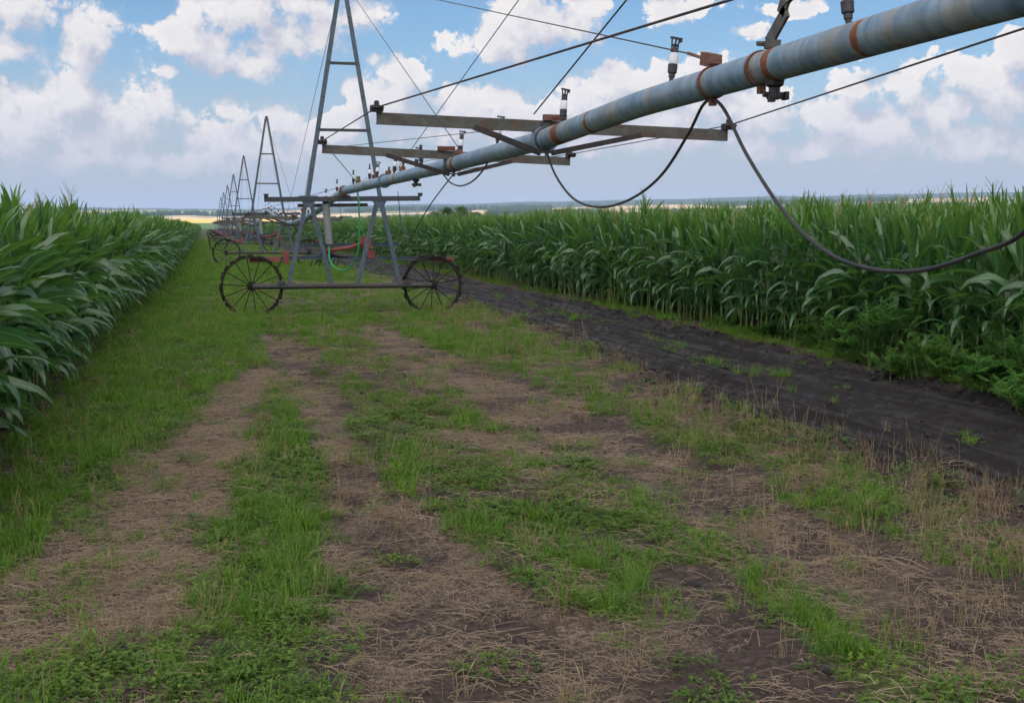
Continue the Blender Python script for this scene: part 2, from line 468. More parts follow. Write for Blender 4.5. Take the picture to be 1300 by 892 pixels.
TRACKS = [track((70, 800, .55), (150, 705, .52), (215, 630, .5), (262, 570, .42), (295, 512, .30), (330, 470, .22)),
          track((640, 880, .75), (570, 790, .62), (505, 690, .40), (450, 610, .28), (425, 560, .20), (395, 500, .30), (365, 450, .42), (350, 425, .35)),
          track((1420, 830, .75), (1240, 780, .72), (1080, 715, .55), (960, 655, .45), (840, 590, .45), (735, 545, .5), (640, 500, .5), (560, 462, .5), (500, 435, .45), (470, 415, .3)),
          track((560, 550, .12), (620, 560, .35), (690, 580, .2)),
          track((1000, 880, .3), (930, 800, .35), (880, 740, .3))]
GREENS = [(gnd(350, 590), .28, 1.3), (gnd(650, 660), .42, .5), (gnd(330, 650), .25, .35), (gnd(545, 590), .3, .9), (gnd(380, 660), .4, .6), (gnd(720, 780), .35, .4), (gnd(300, 760), .5, .35),
          (gnd(740, 660), .5, .5), (gnd(950, 740), .5, .5), (gnd(1080, 640), .45, .5), (gnd(920, 560), .6, .9), (gnd(1000, 800), .4, .3), (gnd(600, 440), .8, 2.0), (gnd(430, 720), .3, .4)]


def seg_dist(X, Y, T):
    best = np.full(np.shape(X), 9.0)
    for (x0, y0, w0), (x1, y1, w1) in zip(T[:-1], T[1:]):
        dx, dy = x1 - x0, y1 - y0
        u = np.clip(((X - x0) * dx + (Y - y0) * dy) / (dx * dx + dy * dy), 0, 1)
        d = np.hypot(X - x0 - u * dx, Y - y0 - u * dy) / (w0 + u * (w1 - w0))
        best = np.minimum(best, d)
    return best


def road_edges(Y):
    wob = (fbm(Y * 0.5, 3.3 + 0 * Y, 3) - 0.5) * 0.5
    left = np.interp(Y, [0, 5, 7, 10, 14, 21, 40, 400], [5.15, 5.05, 4.95, 4.85, 5.1, 5.6, 5.7, 5.7]) + wob * 0.7
    right = np.interp(Y, [0, 11, 20, 40, 400], [7.75, 7.75, 8.0, 8.3, 8.3]) + (fbm(Y * 0.4, 8.7 + 0 * Y, 3) - 0.5) * 0.6
    return left, right


def weights(X, Y):
    """green cover, straw cover, mud: 0..1 each"""
    X = np.asarray(X, float); Y = np.asarray(Y, float)
    n1 = fbm(X * 1.1, Y * 0.8, 5, 0.6); n2 = fbm(X * 3.1 + 40, Y * 2.3 + 9, 4, 0.6); n3 = fbm(X * 0.35 + 7, Y * 0.2 + 3, 3)
    L, Rr = road_edges(Y)
    mud = sst(X, L - 0.25, L + 0.2) * (1 - sst(X, Rr - 0.15, Rr + 0.3))
    mud = np.clip(mud * (0.85 + 0.7 * (n2 - 0.2)), 0, 1)
    rut = np.exp(-((Y - 25.3 - (n1 - 0.5) * 1.6) / 0.22) ** 2) * sst(X, -0.6, 0.6) * sst(n2, 0.36, 0.55)   # the wheels' own rut across the lane
    mud = np.maximum(mud, 0.9 * rut * (1 - sst(X, 4.8, 5.6)))
    tr = [1.15 - seg_dist(X, Y, T) + (n1 - 0.5) * 1.0 + (n2 - 0.5) * 1.0 for T in TRACKS]
    bare = np.maximum.reduce([sst(q, -0.05, 0.55) for q in tr])
    lit_ = sst(n2 + 0.5 * (n1 - 0.5), 0.40, 0.62)               # straw lies in drifts on the bare soil
    st = np.maximum.reduce([sst(tr[0], -0.05, 0.5) * (0.6 + 0.4 * lit_), sst(tr[3], 0, 0.5) * 0.8, bare * 0.60 * (0.08 + 0.92 * lit_), 0.55 * lit_ * sst(X, 0.6, 2.0)])
    n4 = fbm(X * 7 + 11, Y * 6 + 31, 3, 0.6)
    g = 0.65 - 0.21 * sst(X, 0.6, 1.6) + (n1 - 0.5) * 1.2 + (n2 - 0.5) * 1.3 + (n3 - 0.5) * 0.5 + (n4 - 0.5) * 1.3
    g = g + 0.30 * (1 - sst(X, -1.2, 0.2)) * sst(Y, 6, 9) + 0.26 * sst(Y, 13, 22)
    for c, rx, ry in GREENS:
        g = g + 0.55 * np.exp(-((X - c[0]) / rx) ** 2 - ((Y - c[1]) / ry) ** 2)
    g = sst(g, 0.12, 1.08)
    g = g * (1 - 0.93 * bare) * (1 - mud)
    shade_l = 1 - sst(X + (n2 - 0.5) * 0.7, -1.75, -1.15)                   # bare strip under the left corn
    g = g * (1 - 0.88 * shade_l)
    dry = sst(X, 3.4, 4.4) * (1 - mud) * 0.45
    st = np.maximum(st, dry * sst(n2, 0.35, 0.6))
    st = np.maximum(st, 0.32 * (1 - g) * sst(n4, 0.38, 0.6) * (1 - mud))
    strip = sst(X, Rr - 0.1, Rr + 0.5)
    g = np.where(X > Rr, np.clip(n2 * 1.2, 0, 1) * (0.25 + 0.75 * sst(n4, 0.42, 0.6)) * strip * (1 - sst(X, Rr + 0.9, Rr + 1.5)), g)
    # a thin green strip grows along the middle of the mud road
    mid = np.exp(-((X - (L + Rr) / 2 - 0.25) / 0.28) ** 2) * sst(n1, 0.44, 0.62)
    g = np.maximum(g, 0.4 * mid * mud * sst(n4, 0.40, 0.55)); mud2 = mud * (1 - 0.5 * mid)
    return g, np.clip(st * (1 - mud), 0, 1), mud2


SKYL = ([-0.6, -0.31, -0.25, -0.09, 0.03, 0.25, 0.29, 1.2], [20, 20, 20, 27.5, 30.5, 37.5, 38, 38])
def height(X, Y):
    X = np.asarray(X, float); Y = np.asarray(Y, float)
    r = np.hypot(X, Y) + 1e-6; az = np.arctan2(X, Y)
    # far land: a shallow dip, then rolling land up to the skyline
    s = np.interp(az - 0.245, SKYL[0], SKYL[1]) + (fbm(az * 14, 2.2 + 0 * az, 4) - 0.5) * 6
    knots = [0, 500, 900, 1500, 2500, 4000, 5600, 9500]
    E0 = np.interp(r, knots, [0, -5.6, -1.0, 4.0, 0, 0, 0, 0])
    k = np.interp(r, knots, [0, 0, 0, 0, 0.48, 0.84, 1.0, 0.80])
    e = np.where(r < 1500, E0, np.maximum(E0, 0) + k * s)
    far = 1.8 + e / FPX * r
    far = far + (fbm(X / 260, Y / 260, 3) - 0.5) * 0.004 * np.clip(r - 500, 0, 4000)
    w = sst(r, 420, 620)
    # near ground
    L, Rr = road_edges(Y)
    c = (L + Rr) / 2
    near = (fbm(X * 0.7, Y * 0.5, 3) - 0.5) * 0.07 + (fbm(X * 5, Y * 4, 3) - 0.5) * 0.035
    inr = sst(X, L - 0.15, L + 0.25) * (1 - sst(X, Rr - 0.2, Rr + 0.2))
    ruts = np.exp(-((X - c + 0.62) / 0.25) ** 2) + np.exp(-((X - c - 0.72) / 0.25) ** 2)
    near = near - inr * (0.01 + 0.10 * ruts) + inr * ((fbm(X * 8, Y * 2.2, 4, 0.6) - 0.5) * 0.05 + (np.abs(vnoise(X * 4.2 + 5, Y * 0.12) - 0.5) + 0.5 * np.abs(vnoise(X * 9.5 + 2, Y * 0.2) - 0.5)) * -0.20 + 0.06)
    ridge = np.exp(-((X - L + 0.08) / 0.2) ** 2) + 0.7 * np.exp(-((X - Rr - 0.1) / 0.22) ** 2)
    near = near + ridge * (fbm(X * 6 + 3, Y * 5, 4, 0.7) ** 2 * 0.36)
    for T in TRACKS[:3]: near = near - 0.03 * np.clip(1.1 - seg_dist(X, Y, T), 0, 1)
    for (gx, gy, rr_) in [(*gnd(1075, 660)[:2], .16), (*gnd(760, 612)[:2], .13), (*gnd(690, 800)[:2], .2), (*gnd(430, 640)[:2], .18)]:
        near = near - 0.06 * np.exp(-((X - gx) / rr_) ** 2 - ((Y - gy) / rr_) ** 2)
    fade = 1 - sst(r, 60, 140)
    return near * fade * (1 - w) + far * w


def spaced(a, b, st, lo, hi, g=1.055):
    c = list(np.arange(a, b, st)); x, d = c[-1], st
    while x < hi: d *= g; x += d; c.append(x)
    x, d, pre = a, st, []
    while x > lo: d *= g; x -= d; pre.append(x)
    return np.array(pre[::-1] + c)


def ground_material():
    m, t, out = mat_new('field_soil')
    co = t.new('ShaderNodeTexCoord').outputs['Object']
    at = t.new('ShaderNodeAttribute'); at.attribute_name = 'cover'
    s = t.new('ShaderNodeSeparateColor'); t.put(s.inputs[0], at.outputs['Color'])
    fine = t.noise(co, 26, 6, 0.68); mid = t.noise(co, 5, 5, 0.6); grit = t.noise(co, 140, 3, 0.6)
    soil = t.mix(t.range(fine, 0.3, 0.72), (0.020, 0.0145, 0.0125), (0.098, 0.071, 0.057))
    sv = t.noise(t.vmath('MULTIPLY', co, (70, 16, 16)), 1.0, 3, 0.6)
    sv2 = t.noise(t.vmath('MULTIPLY', co, (15, 80, 16)), 1.0, 3, 0.6)
    sw = t.math('MAXIMUM', t.range(sv, 0.50, 0.66), t.range(sv2, 0.50, 0.66))
    straw = t.mix(t.math('MULTIPLY', sw, t.range(mid, 0.3, 0.6, 0.45, 1.0)), (0.072, 0.054, 0.040), (0.26, 0.20, 0.138))
    green = t.mix(t.range(fine, 0.32, 0.68), (0.034, 0.045, 0.014), (0.090, 0.135, 0.024))
    ml = t.noise(t.vmath('MULTIPLY', co, (10.0, 0.35, 10.0)), 1.0, 5, 0.7)
    mudc = t.mix(t.range(t.math('ADD', t.math('MULTIPLY', fine, 0.45), t.math('MULTIPLY', ml, 0.55)), 0.36, 0.68), (0.0036, 0.0029, 0.0026), (0.018, 0.0135, 0.0115))
    jit = t.math('MULTIPLY', t.math('SUBTRACT', fine, 0.5), 0.6)
    def wgt(o): return t.range(t.math('ADD', o, jit), 0.2, 0.7)
    col = t.mix(wgt(s.outputs[1]), soil, straw)
    col = t.mix(wgt(s.outputs[0]), col, green)
    mw = wgt(s.outputs[2])
    col = t.mix(mw, col, mudc)
    # far farmland: strips of ripe grain, green crops and woods
    geo = t.new('ShaderNodeNewGeometry'); P = geo.outputs['Position']
    rr = t.vmath('LENGTH', P, out=1)
    farw = t.range(rr, 480, 700)
    pw = t.vmath('ADD', P, t.vmath('MULTIPLY', t.noise(P, 0.002, 2, 0.5, out=1), (260, 260, 0)))
    vo = t.new('ShaderNodeTexVoronoi'); t.put(vo.inputs['Vector'], t.vmath('MULTIPLY', pw, (1 / 620, 1 / 330, 0))); vo.inputs['Scale'].default_value = 1.0
    sc = t.new('ShaderNodeSeparateColor'); t.put(sc.inputs[0], vo.outputs['Color'])
    crop = t.ramp(sc.outputs[0], [(0.0, (0.035, 0.075, 0.022)), (0.18, (0.46, 0.33, 0.17)), (0.34, (0.02, 0.045, 0.018)), (0.50, (0.52, 0.40, 0.24)), (0.62, (0.05, 0.10, 0.03)), (0.74, (0.40, 0.27, 0.14)), (0.86, (0.025, 0.05, 0.02))], 'CONSTANT')
    sp = t.new('ShaderNodeSeparateXYZ'); t.put(sp.inputs[0], P)
    ang = t.math('ARCTAN2', sp.outputs[0], sp.outputs[1])
    wob = t.math('MULTIPLY', t.noise(P, 0.0012, 3, 0.5), 900.0)
    rw = t.math('ADD', rr, wob)
    def band(a, b, e=60): return t.math('MULTIPLY', t.range(rw, a - e, a + e), t.range(rw, b - e, b + e, 1.0, 0.0))
    leftm = t.range(ang, 0.10, 0.16, 1.0, 0.0)
    crop = t.mix(band(1250, 1900), crop, (0.055, 0.11, 0.03))
    crop = t.mix(t.math('MULTIPLY', leftm, band(1900, 2550)), crop, (0.56, 0.40, 0.075))
    crop = t.mix(t.math('MULTIPLY', leftm, band(2600, 3300)), crop, (0.56, 0.43, 0.27))
    crop = t.mix(t.range(rw, 4500, 4700), crop, (0.018, 0.04, 0.018))
    crop = t.mix(t.math('MULTIPLY', t.range(t.noise(P, 0.0035, 4, 0.7), 0.53, 0.57), t.range(rw, 2700, 3000)), crop, (0.018, 0.038, 0.016))
    col = t.mix(farw, col, crop)
    wet = t.math('MULTIPLY', mw, t.range(t.math('ADD', t.math('MULTIPLY', mid, 0.4), t.math('MULTIPLY', ml, 0.6)), 0.45, 0.60))
    rough = t.math('MULTIPLY_ADD', wet, -0.47, 0.96)
    principled(t, out, col, rough, 0.0, (t.math('ADD', t.math('MULTIPLY', fine, 1.0), t.math('MULTIPLY', grit, 0.35)), 0.8, 0.035), 0.35)
    return m


xs = spaced(-3.6, 11.5, 0.06, -9500, 9500, 1.07); ys = spaced(3.2, 26, 0.06, -600, 9800, 1.05)
GX, GY = np.meshgrid(xs, ys)
GZ = height(GX, GY)
nx, ny = len(xs), len(ys)
idx = (np.arange(ny - 1)[:, None] * nx + np.arange(nx - 1)[None, :]).ravel()
me = np_mesh('ground', np.stack([GX.ravel(), GY.ravel(), GZ.ravel()], 1), np.stack([idx, idx + 1, idx + nx + 1, idx + nx], 1), smooth=True, mat=ground_material())
g_, s_, m_ = weights(GX.ravel(), GY.ravel())
ca = me.color_attributes.new('cover', 'FLOAT_COLOR', 'POINT')
ca.data.foreach_set('color', np.stack([g_, s_, m_, np.ones_like(g_)], 1).astype(np.float32).ravel())
tag(link('ground', me), 'grassy farm lane with straw strips and dark mud wheel track running to distant fields', 'ground', kind='structure')


# ------------------------------------------------------------------ the cloud that shades the field (overhead, behind the camera)
def make_cloud():
    m, t, out = mat_new('cloud_white')
    d = t.new('ShaderNodeBsdfDiffuse'); d.inputs[0].default_value = (0.9, 0.9, 0.9, 1)
    tr = t.new('ShaderNodeBsdfTranslucent'); tr.inputs[0].default_value = (0.85, 0.86, 0.9, 1)
    mx = t.new('ShaderNodeMixShader'); mx.inputs[0].default_value = 0.75
    t.l.new(d.outputs[0], mx.inputs[1]); t.l.new(tr.outputs[0], mx.inputs[2]); t.l.new(mx.outputs[0], out.inputs[0])
    zc = 1700.0
    k = zc / sdir.z
    c = np.array([60.0, 190.0, 0.0]) + np.array(sdir) * k
    nu, nv = 96, 48
    u, v = np.meshgrid(np.linspace(0, 2 * np.pi, nu, endpoint=False), np.linspace(0.02, np.pi - 0.02, nv))
    D = np.stack([np.cos(u) * np.sin(v), np.sin(u) * np.sin(v), np.cos(v)], -1)
    bump = 0.78 + 0.45 * np.abs(fbm(u * 2.55, v * 3, 5, 0.55) - 0.5) * 2 * np.sin(v) + 0.12 * np.sin(3 * u + 1)
    V = D * bump[..., None] * np.array([470, 480, 90]) + c
    V[..., 2] = np.maximum(V[..., 2], c[2] - 45 + 12 * bump)
    ii = np.arange(nv - 1)[:, None] * nu; jj = np.arange(nu)[None, :]
    F = np.stack([ii + jj, ii + nu + jj, ii + nu + (jj + 1) % nu, ii + (jj + 1) % nu], -1).reshape(-1, 4)
    o = link('cloud', np_mesh('cloud', V.reshape(-1, 3), F, smooth=True, mat=m))
    tag(o, 'broad white cumulus cloud overhead shading the field', 'cloud', kind='structure')


make_cloud()


# ------------------------------------------------------------------ scatter by geometry nodes (for stuff only)
def proto_collection(name, meshes):
    c = bpy.data.collections.new(name)
    for i, me in enumerate(meshes):
        c.objects.link(bpy.data.objects.new('%s_%02d' % (name, i), me))
    return c


def scatter(name, P, rot, scl, idx, coll, mat_hint=None):
    me = bpy.data.meshes.new(name)
    me.vertices.add(len(P)); me.vertices.foreach_set('co', np.asarray(P, np.float32).ravel())
    a = me.attributes.new('rot', 'FLOAT_VECTOR', 'POINT'); a.data.foreach_set('vector', np.asarray(rot, np.float32).ravel())
    a = me.attributes.new('scl', 'FLOAT', 'POINT'); a.data.foreach_set('value', np.asarray(scl, np.float32))
    a = me.attributes.new('idx', 'INT', 'POINT'); a.data.foreach_set('value', np.asarray(idx, np.int32))
    o = link(name, me)
    ng = bpy.data.node_groups.new(name + '_nodes', 'GeometryNodeTree')
    ng.interface.new_socket('Geometry', in_out='INPUT', socket_type='NodeSocketGeometry')
    ng.interface.new_socket('Geometry', in_out='OUTPUT', socket_type='NodeSocketGeometry')
    N, Lk = ng.nodes, ng.links
    gi, go = N.new('NodeGroupInput'), N.new('NodeGroupOutput')
    ci = N.new('GeometryNodeCollectionInfo'); ci.inputs[0].default_value = coll
    ci.inputs['Separate Children'].default_value = True; ci.inputs['Reset Children'].default_value = True
    ip = N.new('GeometryNodeInstanceOnPoints')
    def named(nm, ty):
        n = N.new('GeometryNodeInputNamedAttribute'); n.data_type = ty; n.inputs[0].default_value = nm; return n.outputs[0]
    e2r = N.new('FunctionNodeEulerToRotation')
    Lk.new(named('rot', 'FLOAT_VECTOR'), e2r.inputs[0])
    Lk.new(gi.outputs[0], ip.inputs['Points']); Lk.new(ci.outputs[0], ip.inputs['Instance'])
    ip.inputs['Pick Instance'].default_value = True
    Lk.new(named('idx', 'INT'), ip.inputs['Instance Index'])
    Lk.new(e2r.outputs[0], ip.inputs['Rotation']); Lk.new(named('scl', 'FLOAT'), ip.inputs['Scale'])
    Lk.new(ip.outputs[0], go.inputs[0])
    md = o.modifiers.new('scatter', 'NODES'); md.node_group = ng
    return o


# ------------------------------------------------------------------ blades and leaves
def ribbon(base, azim, th0, bend, length, width, segs, fold=0.25, wave=0.0, rng=RNG, wprof=None, twist=0.0):
    """arching leaf: V (n,3), quads, UV.  th0 = start angle from the vertical, bend = extra angle at the tip"""
    s = np.linspace(0, 1, segs + 1)
    th = th0 + bend * s ** 1.35
    ds = length / segs
    rr = np.concatenate([[0], np.cumsum(np.sin((th[:-1] + th[1:]) / 2) * ds)])
    zz = np.concatenate([[0], np.cumsum(np.cos((th[:-1] + th[1:]) / 2) * ds)])
    if wprof is None: w = width * np.minimum(1, (s + 0.06) / 0.3) ** 0.7 * np.clip(1 - s, 0, 1) ** 0.62 * 1.12
    else: w = width * wprof(s)
    w[-1] = 0.0008
    ca, sa = math.cos(azim), math.sin(azim)
    ctr = np.stack([rr * ca, rr * sa, zz], 1) + base
    tw = twist * s
    side = np.stack([-sa * np.cos(tw) + 0 * s, ca * np.cos(tw) + 0 * s, np.sin(tw)], 1)
    nrm = np.stack([-np.cos(th) * ca, -np.cos(th) * sa, np.sin(th)], 1)
    ph = rng.random() * 6.28
    wl = wave * np.sin(s * 21 + ph)[:, None]; wr = wave * np.sin(s * 19 + ph + 2)[:, None]
    Lv = ctr - side * w[:, None] / 2 + nrm * (fold * w[:, None] / 2 + wl * w[:, None])
    Rr_ = ctr + side * w[:, None] / 2 + nrm * (fold * w[:, None] / 2 + wr * w[:, None])
    V = np.stack([Lv, ctr, Rr_], 1).reshape(-1, 3)
    i = np.arange(segs)[:, None] * 3
    F = np.concatenate([np.concatenate([i, i + 1, i + 4, i + 3], 1), np.concatenate([i + 1, i + 2, i + 5, i + 4], 1)])
    UV = np.stack([np.tile([0, 0.5, 1], segs + 1), np.repeat(s, 3)], 1)
    return V, F, UV


def join(parts):
    V, F, U, b = [], [], [], 0
    for v, f, u in parts:
        V.append(v); F.append(f + b); U.append(u); b += len(v)
    return np.concatenate(V), np.concatenate(F), np.concatenate(U)


def stick(a, b, r0, r1, seg=5):
    a, b = np.array(a, float), np.array(b, float)
    d, x, y = frame_axes(b - a)
    x, y = np.array(x), np.array(y)
    an = np.arange(seg) * 2 * np.pi / seg
    ring = np.cos(an)[:, None] * x + np.sin(an)[:, None] * y
    V = np.concatenate([a + ring * r0, b + ring * r1])
    k = np.arange(seg)
    F = np.stack([k, (k + 1) % seg, seg + (k + 1) % seg, seg + k], 1)
    return V, F, np.stack([np.tile(k / seg, 2), np.repeat([0.0, 0.6], seg)], 1)


def corn_meshes(i, lush):
    rng = np.random.default_rng(100 + i + 50 * lush)
    Ht = 1.62 + 0.1 * rng.random()
    lean = np.array([rng.normal(0, 0.05), rng.normal(0, 0.05)])
    def at(z): return np.array([lean[0] * z * z * 0.3, lean[1] * z * z * 0.3, z])
    zs = np.linspace(0, Ht, 9)
    st = [stick(at(a), at(b), 0.014 - 0.006 * a / Ht, 0.014 - 0.006 * b / Ht) for a, b in zip(zs[:-1], zs[1:])]
    for a in zs[1:-1]: st.append(stick(at(a - 0.008), at(a + 0.008), 0.016 - 0.006 * a / Ht, 0.016 - 0.006 * a / Ht))
    leaves = []
    n = 16
    z0 = 0.2 if lush else 0.34
    plane = rng.random() * 6.28
    for k in range(n):
        f = k / (n - 1)
        z = z0 + (Ht - z0) * f ** 0.9
        az = plane + math.pi * (k % 2) + rng.normal(0, 0.75)
        mid = math.sin(math.pi * min(1, 0.22 + 0.75 * f))
        ln = ((0.42 if lush else 0.46) + 0.44 * mid) * (1.0 + rng.normal(0, 0.07))
        if f > 0.85: ln *= 0.78
        th0 = (0.62 - 0.50 * f) + rng.normal(0, 0.10)
        bend = (0.32 + 2.0 * (1 - float(sst(f, 0.20, 0.80)))) * (1 + rng.normal(0, 0.26))
        if rng.random() < 0.25 and 0.3 < f < 0.75: bend *= 1.3
        wd = (0.084 + 0.056 * mid) * (1.22 if lush else 0.95)
        leaves.append(ribbon(at(z), az, max(th0, 0.06), bend, ln, wd, 12, 0.28, 0.10, rng, twist=rng.normal(0, 0.9)))
    if not lush:          # a couple of withered lower leaves hanging by the stalk
        for k in range(2):
            leaves.append(ribbon(at(0.22 + 0.14 * k), rng.random() * 6.28, 0.9, 1.9, 0.42, 0.03, 8, 0.4, 0.1, rng))
    for k in range(3):    # rolled whorl at the top
        leaves.append(ribbon(at(Ht - 0.05), rng.random() * 6.28, 0.04 + 0.08 * rng.random(), 0.25 + 0.3 * rng.random(), 0.42 + 0.2 * rng.random(), 0.05, 8, 0.9, 0.02, rng))
    sm = np_mesh('corn_stalk', *join(st), smooth=True, mat=M_STALK)
    lm = np_mesh('corn_leaves', *join(leaves), smooth=True, mat=M_CORN)
    ts = [stick(at(Ht + 0.1), at(Ht + 0.5), 0.004, 0.002, 4)]
    for k in range(7):
        a = rng.random() * 6.28; b = at(Ht + 0.28 + 0.03 * k)
        ts.append(stick(b, b + np.array([0.09 * math.cos(a), 0.09 * math.sin(a), 0.14]), 0.004, 0.002, 4))
    tm = np_mesh('corn_tassel', *join(ts), mat=M_TASSEL)
    # one joined mesh for the mass of the field
    if not lush and i in (1, 3): st = st + ts
    pv = [join(st), join(leaves)]
    whole = np_mesh('corn_whole', *[[np.concatenate([pv[0][0], pv[1][0]]), [pv[0][1], pv[1][1] + len(pv[0][0])], np.concatenate([pv[0][2], pv[1][2]])]][0], smooth=True, mat=M_STALK)
    whole.materials.append(M_CORN)
    mi = np.concatenate([np.zeros(len(pv[0][1]), np.int32), np.ones(len(pv[1][1]), np.int32)])
    whole.polygons.foreach_set('material_index', mi)
    return sm, lm, tm, whole


CORN_L = [corn_meshes(i, True) for i in range(5)]
CORN_R = [corn_meshes(i, False) for i in range(5)]
WHOLE = proto_collection('corn_kinds', [c[3] for c in CORN_L] + [c[3] for c in CORN_R])

LX, RX = -1.84, 8.95           # first rows
left_rows, right_rows, field = [], [], []
for side in (0, 1):
    nrow = 9 if side == 0 else 12
    for r in range(nrow):
        y = (7.0 if side == 0 else 9.6) + RNG.random() * 0.2
        while y < 345:
            x = (LX - 0.68 * r) if side == 0 else (RX + 0.68 * r)
            if side == 1: x += 0.35 * float(sst(y, 14, 40)) - 0.35 * float(1 - sst(y, 9, 14))
            else: x += 0.25 * float(sst(y, 18, 34))
            y += (0.165 + 0.06 * RNG.random()) * (1 if y < 120 else 1.6)
            px_, py_ = x + RNG.normal(0, 0.05), y
            rec = (px_, py_, RNG.random() * 6.28, (0.98 if side == 0 else 1.0) * (1 + RNG.normal(0, 0.045)) * (1 + 0.04 * (vnoise(py_ * 0.3, x) - 0.5) * 2), RNG.integers(0, 5))
            tgt = left_rows if side == 0 else right_rows
            near = (side == 0 and ((r == 0 and 10.0 < y < 30) or (r == 1 and 11.0 < y < 21) or (r == 2 and 12.5 < y < 18))) or \
                   (side == 1 and ((r == 0 and 10.6 < y < 32) or (r == 1 and 11.2 < y < 21)))
            (tgt if near else field).append((*rec, side))
# sparse interior so that the field goes on behind the first rows
for k in range(9000):
    y = 8 + 337 * RNG.random() ** 1.3
    side = int(RNG.random() < 0.6)
    x = (LX - 6.1 - 50 * RNG.random() ** 1.5) if side == 0 else (RX + 8.2 + 110 * RNG.random() ** 1.3)
    field.append((x, y, RNG.random() * 6.28, 1.0 + RNG.normal(0, 0.05), RNG.integers(0, 5), side))
print('corn individuals', len(left_rows), len(right_rows), 'mass', len(field))


def plant_corn(recs, protos, label, group, cap):
    recs = sorted(recs, key=lambda r: r[1])
    for n, (x, y, a, s, k, _) in enumerate(recs):
        if n >= cap: field.append((x, y, a, s, k, _)); continue
        root = bpy.data.objects.new('corn_plant', None); COL.objects.link(root); root.empty_display_size = 0.2
        root.location = (x, y, float(height(x, y)) - 0.01); root.rotation_euler = (random.gauss(0, .07), random.gauss(0, .07), a); root.scale = (s, s, s * random.uniform(.93, 1.06))
        tag(root, label, 'corn plant', group)
        link('stalk', protos[k][0], root); link('leaves', protos[k][1], root)
        if n % 17 == 7 and protos is CORN_L or n % 5 == 2 and protos is CORN_R: link('tassel', protos[k][2], root)


plant_corn(left_rows, CORN_L, 'leafy green corn plant in the near rows at the left edge of the grass lane', 'corn plants in the near rows left of the lane', 150)
plant_corn(right_rows, CORN_R, 'tall green corn plant in the near rows beyond the dark mud track', 'corn plants in the near rows right of the mud track', 150)
fa = np.array([f[:5] for f in field]); fs = np.array([f[5] for f in field])
P = np.stack([fa[:, 0], fa[:, 1], height(fa[:, 0], fa[:, 1]) - 0.01], 1)
o = scatter('corn_field', P, np.stack([RNG.normal(0, 0.065, len(fa)), RNG.normal(0, 0.065, len(fa)), fa[:, 2]], 1), fa[:, 3], fa[:, 4].astype(int) + 5 * fs, WHOLE)
tag(o, 'dense green corn field stretching away on both sides of the lane', 'corn field', kind='stuff')


# ------------------------------------------------------------------ ground cover
def view_points(n, y0, y1, xlo=-2.6, xhi=9.5, power=1.0):
    y = y0 + (y1 - y0) * RNG.random(n) ** power
    lo = np.maximum(xlo, -0.2 * y - 0.6); hi = np.minimum(xhi, 0.82 * y + 0.6)
    x = lo + (hi - lo) * RNG.random(n)
    return x, y, hi - lo


def cover_points(dens, y0, y1, fn, xlo=-2.6, xhi=9.5):
    area = (y1 - y0) * min(xhi - xlo, 0.5 * (y0 + y1) * 1.02)
    n = int(dens * area)
    x, y, w = view_points(n, y0, y1, xlo, xhi)
    keep = RNG.random(n) < np.clip(fn(x, y), 0, 1) * np.clip(w / w.max(), 0, 1)
    return np.stack([x[keep], y[keep]], 1)


def grass_tuft(i):
    rng = np.random.default_rng(500 + i); parts = []
    for k in range(24):
        a = rng.random() * 6.28; r = 0.07 * rng.random() ** 0.6; b = np.array([r * math.cos(a), r * math.sin(a), -0.005])
        ln = 0.06 + 0.13 * rng.random() ** 1.3
        parts.append(ribbon(b, rng.random() * 6.28, 0.1 + 0.5 * rng.random(), 0.4 + 1.2 * rng.random(), ln, 0.0042 + 0.003 * rng.random(), 4, 0.3, 0, rng))
    return np_mesh('grass_tuft', *join(parts), smooth=True, mat=M_GRASS)


def weed_patch(i):
    rng = np.random.default_rng(600 + i); parts = []
    wp = lambda s: np.sin(np.pi * np.clip(s * 0.96 + 0.04, 0, 1)) ** 0.7
    for k in range(24):
        a = rng.random() * 6.28; r = 0.13 * rng.random() ** 0.55; c = np.array([r * math.cos(a), r * math.sin(a), 0.0])
        h = 0.012 + 0.05 * rng.random()
        for q in range(5):
            parts.append(ribbon(c + [0, 0, h * (0.5 + 0.5 * rng.random())], rng.random() * 6.28, 0.9 + 0.5 * rng.random(), 0.5, 0.012 + 0.016 * rng.random(), 0.008 + 0.006 * rng.random(), 3, 0.25, 0, rng, wprof=wp))
    return np_mesh('weed_patch', *join(parts), smooth=True, mat=M_WEED)


def straw_bunch(i):
    rng = np.random.default_rng(700 + i); parts = []
    for k in range(34):
        a = rng.random() * 6.28; r = 0.19 * rng.random() ** 0.6; c = np.array([r * math.cos(a), r * math.sin(a), 0.008 + 0.02 * rng.random()])
        t = rng.random() * 6.28; ln = 0.02 + 0.17 * rng.random() ** 2.6
        d = np.array([math.cos(t), math.sin(t), rng.normal(0, 0.10)]) * ln / 2
        mid = c + [0, 0, rng.random() * 0.012]
        w = 0.0006 + 0.0012 * rng.random() ** 2
        parts.append(stick(c - d, mid, w, w, 4)); parts.append(stick(mid, c + d, w, w * 0.7, 4))
    return np_mesh('straw_bunch', *join(parts), mat=M_STRAW)


